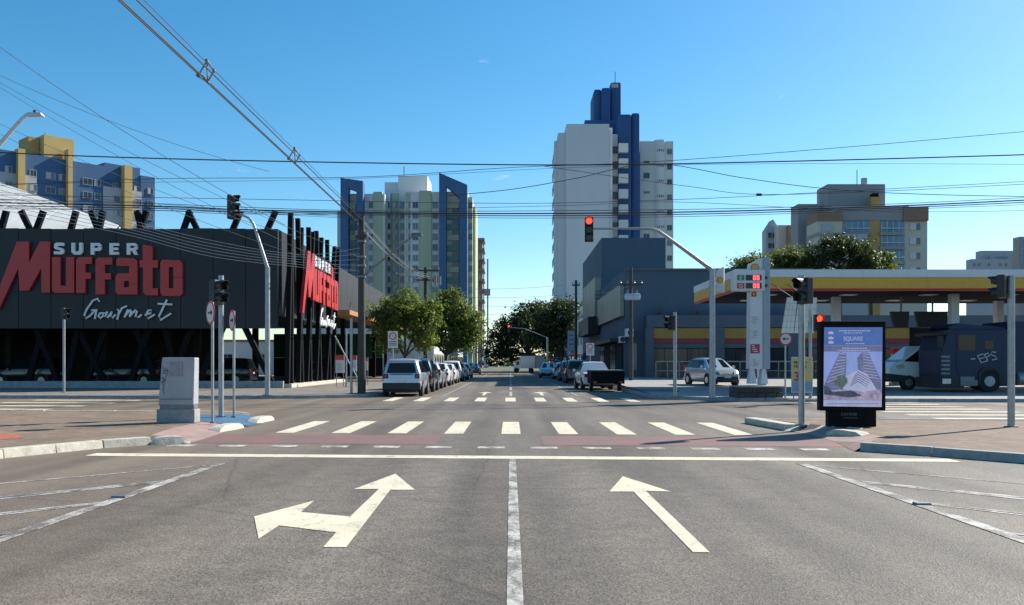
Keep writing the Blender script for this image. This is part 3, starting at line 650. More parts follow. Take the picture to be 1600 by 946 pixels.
# ---------------------------------------------------------------- blue grey corner building and the station shop
bb = thing('corner_building', 'windowless blue grey building with a metal clad upper floor beside the parked pickup', 'building', (8.4, 66, 0))
vol(bb, 'tall_block', 'blue_grey', 940, 1040, 372, 84, 22)
m = MB(); m.box(8.42, 66, 0, 22, 83.98, gZ(421, 66)); m.build('wall', 'blue_grey', bb)
m = MB(); m.box(8.42, 65.8, gZ(423, 66), 22.2, 66.25, gZ(420, 66)); m.build('parapet_cap', 'blue_grey2', bb)
y = 66.3
while y < 84:
    m = MB(); m.box(8.1, y, 5.0, 8.40, y + 2.1, 7.35); m.build('metal_panel', 'clad_grey', bb); y += 2.13
for k in range(3):
    m = MB(); m.box(7.9, 84.2 + k * 4.5, 6.0, 8.6, 88.6 + k * 4.5, 9.6); m.build('metal_panel', 'clad_grey', bb)
m = MB(); m.box(7.3, 84.5, 4.3, 8.4, 97, 5.9); m.build('balcony', 'clad_black', bb)
for k, y in enumerate((67, 71.2, 75.4, 79.6)):
    m = MB(); m.box(8.3, y, .3, 8.45, y + 3.6, 3.0); m.build('shopfront', 'glass_window' if k % 2 else 'interior_dark', bb)
m = MB(); m.box(7.4, 66.8, 3.1, 8.4, 84, 3.35); m.build('awning', 'clad_black', bb)
m = MB(); m.box(gX(1010, 66) + 1.4, 65.9, .3, gX(1010, 66) + .02 + 1.6, 66.0, 4.0); m.build('downpipe', 'galv_dark', bb)
for px, py, w, h, d in ((977, 514, 12, 13, .4), (967, 526, 9, 10, .3)):
    m = MB(); m.box(gX(px, 65.6), 65.6 - d, gZ(py + h, 65.6), gX(px + w, 65.6), 65.98, gZ(py, 65.6)); o = m.build('air_conditioner', 'white_sign', bb, bevel=.03)
    m = MB(); m.disc((gX(px + w * .62, 65.5), 65.6 - d - .01, gZ(py + h * .5, 65.5)), .2, (0, -1, 0), 14, .012); m.build('fan_grille', 'sign_black', o)
m = MB(); m.box(gX(985, 65), 65.93, 1.0, gX(998, 65), 66.0, 3.0); m.build('window', 'window_mid', bb)
YS = 65.
sh = thing('station_shop', 'grey station shop with yellow and red bands and glazed front under the canopy', 'shop', (gX(1110, YS), YS, .4))
gz = lambda p: gZ(p, YS)
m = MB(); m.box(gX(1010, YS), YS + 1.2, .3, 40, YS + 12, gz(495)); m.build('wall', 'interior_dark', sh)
m = MB(); m.box(gX(1010, YS), YS - .2, gz(512), 40, YS + 1.18, gz(493)); m.build('parapet', 'blue_grey2', sh)
for p0, p1 in ((1008, 1021), (1111, 1131), (1230, 1246)):
    m = MB(); m.box(gX(p0, YS), YS - .25, .3, gX(p1, YS), YS + 1.1, gz(512.2)); m.build('pillar', 'blue_grey2', sh)
for p0, p1 in ((1021, 1111), (1131, 1230), (1246, 1420)):
    m = MB(); m.box(gX(p0, YS), YS - .1, gz(529), gX(p1, YS), YS + 1, gz(513)); m.build('yellow_band', 'shaded_yellow', sh)
    m = MB(); m.box(gX(p0, YS), YS - .1, gz(536.5), gX(p1, YS), YS + 1, gz(529.2)); m.build('red_band', 'shaded_red', sh)
    m = MB(); m.box(gX(p0, YS), YS - .05, gz(544), gX(p1, YS), YS + 1, gz(536.7)); m.build('lintel', 'blue_grey2', sh)
    n_ = int((p1 - p0) / 17)
    for i in range(n_):
        q0, q1 = p0 + (p1 - p0) * i / n_ + .4, p0 + (p1 - p0) * (i + 1) / n_ - .4
        m = MB(); m.box(gX(q0, YS), YS + .2, .42, gX(q1, YS), YS + .26, gz(545)); m.build('pane', 'glass_window', sh)
    m = MB(); m.box(gX(p0, YS), YS - .9, gz(566), gX(p1, YS), YS - .82, gz(564.3)); m.box(gX(p0, YS), YS - .9, gz(580), gX(p1, YS), YS - .82, gz(578.8))
    for i in range(n_): m.box(gX(p0 + (p1 - p0) * i / n_, YS), YS - .9, .4, gX(p0 + (p1 - p0) * i / n_, YS) + .06, YS - .84, gz(565))
    m.build('railing', 'galv', sh)
MAT['neon'] = M('neon', (.22, .03, .05), .5)
ns = thing('script_sign', 'dull red cursive letters on the wall above the station shop', 'sign', (gX(1025, 65.8), 65.8, gz(497)))
random.seed(3)
px = 1027.
for i in range(11):
    w = 6.2 if i else 8.5; hh = 11 if i in (0, 4, 9) else 6.5; m = MB()
    pts = [(0, 0), (.25, hh), (.55, hh * .9), (.35, hh * .45), (.7, .5), (1.05, 2.0)] if i % 3 == 0 else [(0, 1), (.35, hh), (.75, hh * .6), (.3, .6), (.8, .2), (1.05, 2.5)]
    m.tube([at(px + a * w, 498 - b2, 65.7) for a, b2 in pts], .05, 6); m.build('script_letter', 'neon', ns); px += w * 1.04
# ---------------------------------------------------------------- station canopy
YC = 42.; c0 = gX(1150, YC)
cn = thing('station_canopy', 'wide petrol station canopy with white yellow and red fascia bands', 'canopy', (20, 46, .2))
zb, zr, zy, zt_ = gZ(455, YC), gZ(451, YC), gZ(433.5, YC), gZ(421.5, YC)
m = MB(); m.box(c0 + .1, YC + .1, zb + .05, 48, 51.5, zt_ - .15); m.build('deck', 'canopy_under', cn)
for nm, a, b2, mt, pr in (('red_band', zb, zr, 'shell_red', .0), ('yellow_band', zr, zy, 'shell_yellow', .03), ('white_band', zy, zt_, 'canopy_white', .06)):
    x = c0 - pr
    while x < 48:
        m = MB(); m.box(x, YC - pr, a + .004, min(x + 3.0, 48), YC + .099, b2); m.build(nm, mt, cn); x += 3.006
    y = YC + .102
    while y < 51.4:
        m = MB(); m.box(c0 - pr, y, a + .004, c0 + .099, y + 3.1, b2); m.build(nm, mt, cn); y += 3.106
for px, py in ((1490, 44.5), (1190, 47.5), (1560, 49.5), (1306, 46.5)):
    m = MB(); X = gX(px, py); m.box(X - .2, py - .2, .2, X + .2, py + .2, zb + .06); m.build('pillar', 'canopy_white', cn, bevel=.02)
for i in range(8):
    for j in range(2):
        m = MB(); m.box(c0 + 2 + i * 4, YC + 2.5 + j * 4, zb + .02, c0 + 2.7 + i * 4, YC + 3.2 + j * 4, zb + .06); m.build('light_panel', 'white_sign', cn)
# fuel pumps under the canopy
for i, (x, y) in enumerate(((21.5, 49.6), (27.5, 49.8))):
    fp = thing('fuel_pump', ('fuel pump behind the white van', 'fuel pump behind the blue truck')[i], 'fuel pump', (x, y, .25), 'pumps under the canopy')
    m = MB(); m.box(x - .45, y - .3, .25, x + .45, y + .3, .45); m.build('plinth', 'kerb_grey', fp)
    m = MB(); m.box(x - .38, y - .22, .45, x + .38, y + .22, 2.0); m.build('body', 'apt_grey', fp, bevel=.03)
    m = MB(); m.box(x - .28, y - .235, 1.4, x + .28, y - .215, 1.8); m.build('display', 'glass_dark', fp)
    m = MB(); m.box(x - .42, y - .26, 2.0, x + .42, y + .26, 2.35); m.build('header', 'shell_red', fp, bevel=.02)
    m = MB(); m.tube([(x + .4, y, 1.5), (x + .55, y - .1, .8), (x + .5, y - .1, .6), (x + .42, y - .1, 1.2)], .02, 6); m.build('hose', 'rubber', fp)
# dark hanging screens
for px, w, l_ in ((1408, 26, 'smaller dark screen hanging under the canopy above the white van'), (1457, 48, 'wider dark screen hanging under the canopy left of the pillar')):
    Y = 46.; hs = thing('hanging_screen', l_, 'screen', at(px, 500, Y), 'screens hung under the canopy')
    m = MB(); m.prism([(gX(px - w / 2 - 3, Y), gZ(487, Y)), (gX(px + w / 2, Y), gZ(487, Y)), (gX(px + w / 2 - 2, Y), gZ(512, Y)), (gX(px - w / 2 + 3, Y), gZ(512, Y))], (0, Y, 0), (1, 0, 0), (0, 0, 1), (0, .2, 0)); m.build('screen', 'black_plastic', hs)
    m = MB(); m.tube([at(px, 487, Y + .1), (gX(px, Y + .1), Y + .1, zb + .06)], .05, 6); m.build('hanger', 'galv_dark', hs)

# ---------------------------------------------------------------- beige apartment building on the right
YB = 112.
ba = thing('apartment_building', 'beige and taupe apartment building with glazed balconies rising behind the station trees', 'building', (gX(1350, YB), YB, 0))
vol(ba, 'wall', 'beige', 1316, 1449, 345, YB, 5); vol(ba, 'parapet', 'taupe', 1316, 1412, 324, YB - .3, 5, z0=gZ(345, YB - .3) + .01); vol(ba, 'parapet', 'brown_band', 1412.1, 1451, 323, YB - .5, 5, z0=gZ(345, YB - .5))
vol(ba, 'left_wall', 'beige', 1277, 1315.8, 346, YB - 1.2, 4); vol(ba, 'left_parapet', 'brown_band', 1277, 1315.8, 331, YB - 1.3, 4, z0=gZ(346, YB - 1.3)); vol(ba, 'band', 'taupe', 1276, 1315.8, 364, YB - 1.35, 4, z0=gZ(369, YB - 1.35))
vol(ba, 'rear_wing', 'taupe', 1247, 1279, 319, YB + 4.5, 3); vol(ba, 'penthouse', 'taupe', 1293, 1383, 288, YB + 3, 4)
vol(ba, 'roof_edge', 'apt_grey', 1300, 1420, 322, YB + 2, 3); vol(ba, 'chimney', 'ochre', 1361, 1376, 308, YB + 1, 1.2, z0=gZ(325, YB + 1)); vol(ba, 'chimney_cap', 'black_metal', 1364, 1373, 302, YB + 1.1, 1.0, z0=gZ(308, YB + 1.1))
vol(ba, 'pilaster', 'ochre', 1359.5, 1375, 345.2, YB - .25, .5); vol(ba, 'white_bay', 'apt_grey', 1316.5, 1355, 366, YB - 1.5, 1.4)
for i, py in enumerate((345.5, 368, 391, 414)):
    for p0, p1 in ((1321, 1358), (1376, 1413)):
        if i and p0 < 1350: continue
        m = MB(); m.box(gX(p0, YB), YB - .12, gZ(py + 17, YB), gX(p1, YB), YB + .1, gZ(py + .5, YB)); wz = m.build('window', 'window_blue', ba)
        for q in range(5):
            xx = gX(p0 + (p1 - p0) * q / 4, YB); m = MB(); m.box(xx - .04, YB - .18, gZ(py + 17, YB), xx + .04, YB - .1, gZ(py + .5, YB)); m.build('mullion', 'white_sign', wz)
        m = MB(); m.box(gX(p0, YB), YB - .5, gZ(py + 13, YB), gX(p1, YB), YB - .45, gZ(py + 11.8, YB)); m.build('rail', 'white_sign', wz)
        vol(ba, 'balcony_slab', 'taupe', p0 - 1, p1 + 1, py + 17.1, YB - .6, .6, z0=gZ(py + 22, YB - .6))
    inst(wmesh(1.25, .8, 'window_mid', 'white_sign', .58), 'window', ba, (gX(1422, YB), YB, gZ(py + 14, YB)))
vol(ba, 'shutter_panel', 'apt_grey', 1284, 1302, 350, YB - 1.33, .2, z0=gZ(361, YB - 1.33))
m = MB(); m.tube([at(1339, 290, YB + 5), at(1339, 266, YB + 5)], .06, 5); m.build('antenna', 'galv_dark', ba)
m = MB(); c = at(1350, 288, YB + 5); m.tube([c, c + Vector((0, 0, .75))], .4, 10); m.build('water_tank', 'apt_grey', ba)
lw = thing('terrace_house', 'small beige gabled block left of the taupe apartment building', 'building', (gX(1222, 120), 120, 0))
vol(lw, 'wall', 'beige', 1216, 1232, 352, 122, 2); vol(lw, 'side_wall', 'brown_band', 1232.1, 1257, 352, 121, 3)
m = MB(); Yl = 124.; m.prism([(gX(1197, Yl), 0), (gX(1216, Yl), 0), (gX(1216, Yl), gZ(355, Yl)), (gX(1208, Yl), gZ(343, Yl)), (gX(1197, Yl), gZ(360, Yl))], (0, Yl, 0), (1, 0, 0), (0, 0, 1), (0, 2, 0)); m.build('gable', 'apt_grey', lw)
for k in range(3):
    for px, p1, Yw in ((1236, 0, 120.9), (1246, 0, 120.9), (1200, 1, 123.9), (1206.5, 1, 123.9)): inst(wmesh(.5, .7, 'window_dark', 'shutter'), 'window', lw, (gX(px, Yw), Yw, gZ(378 + k * 20 if not p1 else 372 + k * 16, Yw)))
# far blocks at the right edge
fg = thing('far_block', 'pale grey apartment block on the skyline above the canopy at the right', 'building', (gX(1555, 330), 330, 0))
vol(fg, 'wall', 'apt_grey', 1518, 1580, 405, 330, 4); vol(fg, 'upper_wall', 'apt_grey', 1533, 1583, 392, 331, 4); vol(fg, 'side_wall', 'apt_grey', 1580.2, 1592, 404, 332, 3)
for px in (1522, 1530, 1545, 1563, 1572, 1584):
    for py in (402, 413): 
        if py < 405 and px in (1522, 1530): continue
        inst(wmesh(1.0, 1.1, 'window_mid', 'white_sign'), 'window', fg, (gX(px, 329), 329.9 if px < 1580 else 331.9, gZ(py + 3, 330)))
dg = thing('far_block', 'dark glazed block cut by the right edge of the view', 'building', (gX(1600, 150), 150, 0))
vol(dg, 'wall', 'taupe', 1593, 1660, 370, 150, 2)
for py in (374, 388, 402): inst(wmesh(1.6, .9, 'window_blue', 'shutter'), 'window', dg, (gX(1596, 150), 150, gZ(py + 9, 150)))
# ---------------------------------------------------------------- low street frontage beyond
def low(name, label, x0, x1, y0, y1, h, mat, wins=(), roof='taupe', side=1):
    b_ = thing(name, label, 'building', ((x0 + x1) / 2, y0, 0))
    m = MB(); m.box(x0, y0, 0, x1, y1, h); m.build('wall', mat, b_); m = MB(); m.box(x0 - .15, y0 - .15, h, x1 + .15, y1 + .15, h + .25); m.build('parapet', roof, b_)
    n_ = max(1, int((y1 - y0) / 4)); xf = x0 if side > 0 else x1
    for i in range(n_):
        yy = y0 + (y1 - y0) * (i + .15) / n_; m = MB(); m.box(xf - .08, yy, .2, xf + .08, yy + 2.6, 2.7); m.build('shopfront', 'glass_window', b_)
        if h > 5.5: inst(wmesh(1.6, 1.2, 'window_dark', 'shutter'), 'window', b_, (xf, yy + (1.9 if side > 0 else .5), 4.0), R(-90) if side > 0 else R(90))
    for p in wins: inst(wmesh(1.2, 1.2, 'window_dark', 'shutter'), 'window', b_, (p[0], y0, p[1]))
    return b_
lb = low('shop_building', 'white shop front with black letters beyond the blue grey building', 8.9, 20, 106, 120, 7.2, 'white_wall')
text_obj('HE', 1.5, 'sign_black', lb, (gX(907.5, 105.9), 105.9, gZ(528, 105.9)), 0, .03, .02, 'letter')
low('shop_building', 'low grey shop behind the red sign right of the street', 8.9, 20, 121, 142, 5.0, 'apt_grey')
low('shop_building', 'low cream shop at the far right end of the street', 8.9, 22, 143, 175, 6.2, 'beige')
low('shop_building', 'low cream building behind the left street trees', -26, -9.6, 112, 140, 6.8, 'tower_cream', side=-1)
low('shop_building', 'low grey building at the far left end of the street', -26, -9.6, 142, 180, 5.4, 'apt_grey', side=-1)
low('house', 'long low white house glimpsed between the supermarket stilts', -46, -20, 112, 130, 4.2, 'white_wall', ((-36, 1.4), (-32, 1.4), (-28, 1.4), (-24, 1.4)), roof='brown_band')
# ================================================================ vegetation
leafmat('leaf_olive', (.075, .115, .03), (.21, .25, .07))
leafmat('leaf_dark', (.022, .036, .014), (.062, .085, .032))
leafmat('leaf_mid', (.06, .085, .026), (.15, .175, .055))
def tree(label, base, trunk_h, lean, blobs, nleaf, ls, mat, group=None, tr=.16, seed=1, cat='tree'):
    rd = random.Random(seed)
    t = thing('tree', label, cat, base, group); b = Vector(base)
    m = MB(); top = b + Vector((lean[0], lean[1], trunk_h))
    mid = b.lerp(top, .5) + Vector((rd.uniform(-.15, .15), rd.uniform(-.15, .15), 0))
    m.tube([b - Vector((0, 0, .05)), b + Vector((0, 0, .25)), mid, top], [tr * 1.5, tr, tr * .85, tr * .7], 9)
    for c in blobs:
        cc = b + Vector(c[:3]); q = top.lerp(cc, .5) + Vector((rd.uniform(-.3, .3), rd.uniform(-.3, .3), .2))
        m.tube([top - Vector((0, 0, .1)), q, cc], [tr * .6, tr * .35, tr * .1], 6)
        for _ in range(3):
            e = cc + Vector((rd.uniform(-1, 1) * c[3], rd.uniform(-1, 1) * c[4], rd.uniform(-.6, .9) * c[5])) * .75; m.tube([q.lerp(cc, .6), e], [tr * .2, tr * .05], 4)
    m.build('trunk', 'trunk', t, smooth=True)
    vs = []; fs = []; vol_ = [c[3] * c[4] * c[5] for c in blobs]; tot = sum(v ** .8 for v in vol_)
    for c, v in zip(blobs, vol_):
        n_ = int(nleaf * v ** .8 / tot); cc = b + Vector(c[:3])
        ncl = max(10, n_ // 55)
        for _ in range(ncl):
            d = Vector((rd.gauss(0, 1), rd.gauss(0, 1), rd.gauss(0, 1))).normalized()
            if d.z < -.4 and rd.random() < .5: d.z *= -1
            r_ = rd.random() ** .4 * rd.uniform(.82, 1.22)
            k = cc + Vector((d.x * c[3], d.y * c[4], d.z * c[5])) * r_; cr = rd.uniform(.35, 1.25) * ls * 2.5
            for _ in range(n_ // ncl):
                p = k + Vector((rd.gauss(0, cr), rd.gauss(0, cr), rd.gauss(0, cr * .7)))
                nn = (d * .6 + Vector((rd.gauss(0, .8), rd.gauss(0, .8), rd.gauss(0, .8) + .5))).normalized()
                a = nn.orthogonal().normalized(); a.rotate(Matrix.Rotation(rd.uniform(0, 6.28), 3, nn)); w = nn.cross(a); s_ = ls * rd.uniform(.6, 1.25)
                o_ = len(vs); vs += [p - a * s_, p + w * s_ * .5, p + a * s_, p - w * s_ * .5]; fs.append((o_, o_ + 1, o_ + 2, o_ + 3))
    me = bpy.data.meshes.new('crown'); off = ABS[t.name]
    me.from_pydata([tuple(v - off) for v in vs], [], fs); me.materials.append(MAT[mat])
    o = bpy.data.objects.new('crown', me); COL.objects.link(o); o.parent = t
    return t
G = 'street trees beside the left parked cars'
tree('leafy olive street tree nearest the supermarket, left of the transformer pole', (-8.7, 72, PH), 2.0, (.2, 0), [(-.3, 0, 5.4, 1.7, 1.6, 1.5), (1.1, 0, 4.6, 1.6, 1.6, 1.5), (-1.1, .3, 3.9, 1.4, 1.4, 1.2), (.5, -.6, 6.2, 1.2, 1.2, 1.0), (1.6, 0, 3.2, 1.3, 1.2, .9), (-.9, 0, 2.9, 1.2, 1.2, .8), (-2.0, 0, 4.9, 1.0, 1.1, 1.2), (2.1, .2, 5.4, 1.1, 1.1, 1.1)], 12500, .14, 'leaf_olive', G, .16, 11)
tree('leafy olive street tree overhanging the white parked cars', (-6.3, 86, PH), 2.2, (.1, 0), [(-.2, 0, 5.8, 2.3, 1.8, 1.9), (1.5, 0, 5.2, 2.2, 1.8, 1.9), (-1.7, .3, 4.5, 1.8, 1.6, 1.5), (.5, -.4, 7.2, 1.7, 1.5, 1.3), (2.4, .2, 3.9, 1.5, 1.5, 1.3), (-.6, -.3, 3.3, 1.7, 1.5, 1.0), (-2.8, 0, 5.6, 1.2, 1.2, 1.2), (1.2, 0, 2.9, 1.5, 1.4, .8)], 16500, .15, 'leaf_olive', G, .18, 12)
G = 'big trees at the end of the street'
tree('broad dark tree arching over the street end, behind the small red signal', (3.4, 150, 0), 3.0, (-.4, 0), [(-5.4, 0, 3.6, 2.2, 3, 3.2), (-3.4, 0, 6.6, 2.8, 3, 3.0), (-.8, 0, 8.6, 2.9, 3, 3.0), (1.6, 0, 9.4, 2.8, 3, 2.6), (3.2, 0, 6.9, 2.8, 3, 3.2), (-1.2, 0, 5.4, 3.3, 3, 2.6), (-6.6, .5, 2.2, 1.0, 1.5, 1.9), (3.5, 0, 3.8, 3, 3, 2.4), (-3.8, 0, 3.0, 2.2, 3, 1.8)], 22000, .23, 'leaf_dark', G, .35, 13)
tree('dark round tree rising beside the white shop front right of the street', (7.4, 128, PH), 2.6, (-.2, 0), [(0, 0, 8.6, 2.6, 2.5, 2.3), (-2.6, 0, 7.2, 2.4, 2.5, 2.3), (.9, 0, 6.0, 1.7, 2, 2.2), (-1.4, 0, 4.6, 2.8, 2.5, 1.9), (-3.8, 0, 4.6, 1.9, 2, 1.9)], 15000, .2, 'leaf_dark', G, .3, 14)
G = 'trees behind the station canopy'
Yv = 82.
for i, (px, top, w, l_) in enumerate(((1175, 402, 60, 'low pale tree crown left of the price totem top'), (1235, 388, 85, 'leftmost of the big crowns above the canopy'), (1310, 374, 105, 'tallest dark crown above the middle of the canopy'), (1375, 390, 80, 'rightmost crown above the canopy below the beige building'))):
    h = gZ(top, Yv); r = w * Yv / F / 2
    tree(l_, (gX(px, Yv), Yv + i % 2 * 2, .4), h - 3.0, (0, 0), [(-r * .5, 0, h - 2.0, r * .62, 2, 1.4), (r * .45, .2, h - 1.9, r * .6, 2, 1.45), (0, 0, h - 1.35, r * .6, 1.8, 1.2), (-r * .8, 0, h - 2.9, r * .45, 1.6, 1.0), (r * .85, 0, h - 2.9, r * .42, 1.6, 1.0)], 12000, .13, ('leaf_mid', 'leaf_mid', 'leaf_dark', 'leaf_mid')[i], G, .18, 20 + i)
# distant wood along the horizon
o = MB(); rd = random.Random(5); vs = []; fs = []
for i in range(9000):
    x = rd.uniform(-420, 420); y = rd.uniform(420, 520); h = (3 + 2.2 * math.sin(x * .05) + 1.5 * math.sin(x * .17)) * rd.random() ** .5
    a = Vector((rd.gauss(0, 1), rd.gauss(0, 1), rd.gauss(0, 1))).normalized(); w = a.orthogonal().normalized(); p = Vector((x, y, max(.2, h))); s_ = rd.uniform(.7, 1.5)
    k = len(vs); vs += [p - a * s_, p + w * s_, p + a * s_, p - w * s_]; fs.append((k, k + 1, k + 2, k + 3))
tag(MB().add(vs, fs).build('distant_wood', 'leaf_dark'), 'far low line of trees along the horizon', 'trees', kind='stuff')

# ================================================================ cars
CARS = {
 'suv': dict(L=4.2, st=[(0, .05, .20, .42, 1.02, 1.60, .81, .82, .66), (.14, .18, .42, .34, 1.04, 1.68, .88, .885, .70), (1.1, 1.1, 1.1, .30, 1.03, 1.72, .90, .89, .70), (2.05, 2.05, 2.0, .30, 1.02, 1.71, .90, .89, .70), (2.9, 2.9, 2.5, .30, 1.02, 1.64, .90, .885, .64), (3.12, 3.12, 3.12, .30, 1.03, 1.09, .90, .88, .80), (3.75, 3.75, 3.75, .32, 1.0, 1.04, .89, .87, .78), (4.08, 4.05, 4.0, .38, .88, .95, .82, .80, .68), (4.2, 4.17, 4.12, .42, .72, .78, .70, .68, .60)], wh=.35, ax=(.85, 3.35), gl=(1, 4)),
 'hatch': dict(L=3.95, st=[(0, .10, .45, .36, .92, 1.42, .76, .76, .54), (.22, .30, .72, .28, .94, 1.50, .845, .84, .58), (1.2, 1.2, 1.2, .24, .92, 1.53, .86, .845, .60), (2.0, 2.0, 1.95, .24, .90, 1.51, .86, .845, .60), (2.75, 2.75, 2.3, .24, .90, 1.45, .86, .84, .58), (3.05, 3.05, 3.05, .24, .90, .97, .855, .83, .74), (3.5, 3.5, 3.5, .26, .84, .90, .84, .81, .70), (3.85, 3.82, 3.78, .30, .70, .76, .74, .70, .58), (3.95, 3.93, 3.9, .34, .58, .62, .6, .58, .5)], wh=.31, ax=(.72, 3.2), gl=(1, 4)),
 'sedan': dict(L=4.4, st=[(0, .05, .06, .38, .94, .99, .74, .72, .64), (.2, .22, .25, .28, .97, 1.03, .85, .83, .72), (.75, .75, .75, .24, .96, 1.03, .865, .85, .74), (1.0, 1.0, 1.45, .24, .95, 1.43, .865, .85, .56), (1.9, 1.9, 2.0, .24, .93, 1.47, .87, .85, .58), (2.5, 2.5, 2.4, .24, .92, 1.45, .87, .85, .58), (2.95, 2.95, 2.65, .24, .92, 1.40, .87, .845, .56), (3.35, 3.35, 3.35, .24, .92, .98, .86, .835, .74), (3.95, 3.95, 3.95, .26, .84, .89, .84, .81, .70), (4.3, 4.28, 4.25, .32, .70, .75, .74, .70, .6), (4.4, 4.38, 4.36, .36, .58, .62, .6, .58, .5)], wh=.32, ax=(.9, 3.55), gl=(3, 6)),
 'pickup': dict(L=4.4, st=[(0, .0, .0, .42, .88, .90, .80, .80, .79), (.1, .1, .1, .34, .92, .94, .83, .83, .82), (1.5, 1.5, 1.5, .30, .92, .94, .84, .835, .82), (1.62, 1.62, 1.72, .30, .93, 1.47, .84, .835, .60), (2.2, 2.2, 2.2, .30, .93, 1.52, .845, .835, .62), (2.75, 2.75, 2.55, .30, .92, 1.49, .845, .835, .61), (3.0, 3.0, 2.7, .30, .92, 1.45, .845, .83, .60), (3.4, 3.4, 3.4, .30, .92, .98, .84, .82, .74), (3.95, 3.95, 3.95, .30, .86, .91, .83, .80, .70), (4.3, 4.28, 4.26, .34, .72, .77, .76, .72, .6), (4.4, 4.38, 4.36, .38, .6, .64, .62, .6, .5)], wh=.31, ax=(.85, 3.6), gl=(3, 6))}
M('paint_silver', (.50, .51, .53), .28, .55, .04, coat=.6); M('paint_white', (.74, .74, .73), .3, 0, .03, coat=.6); M('paint_black', (.014, .015, .018), .22, 0, .1, coat=.8)
M('paint_grey', (.13, .14, .15), .28, .5, .05, coat=.6); M('paint_blue', (.03, .07, .16), .28, .3, .05, coat=.6); M('paint_red', (.25, .02, .02), .3, .1, .05, coat=.6); M('cladding', (.03, .03, .032), .7)
def lerp3(a, b, t): return a + (b - a) * t
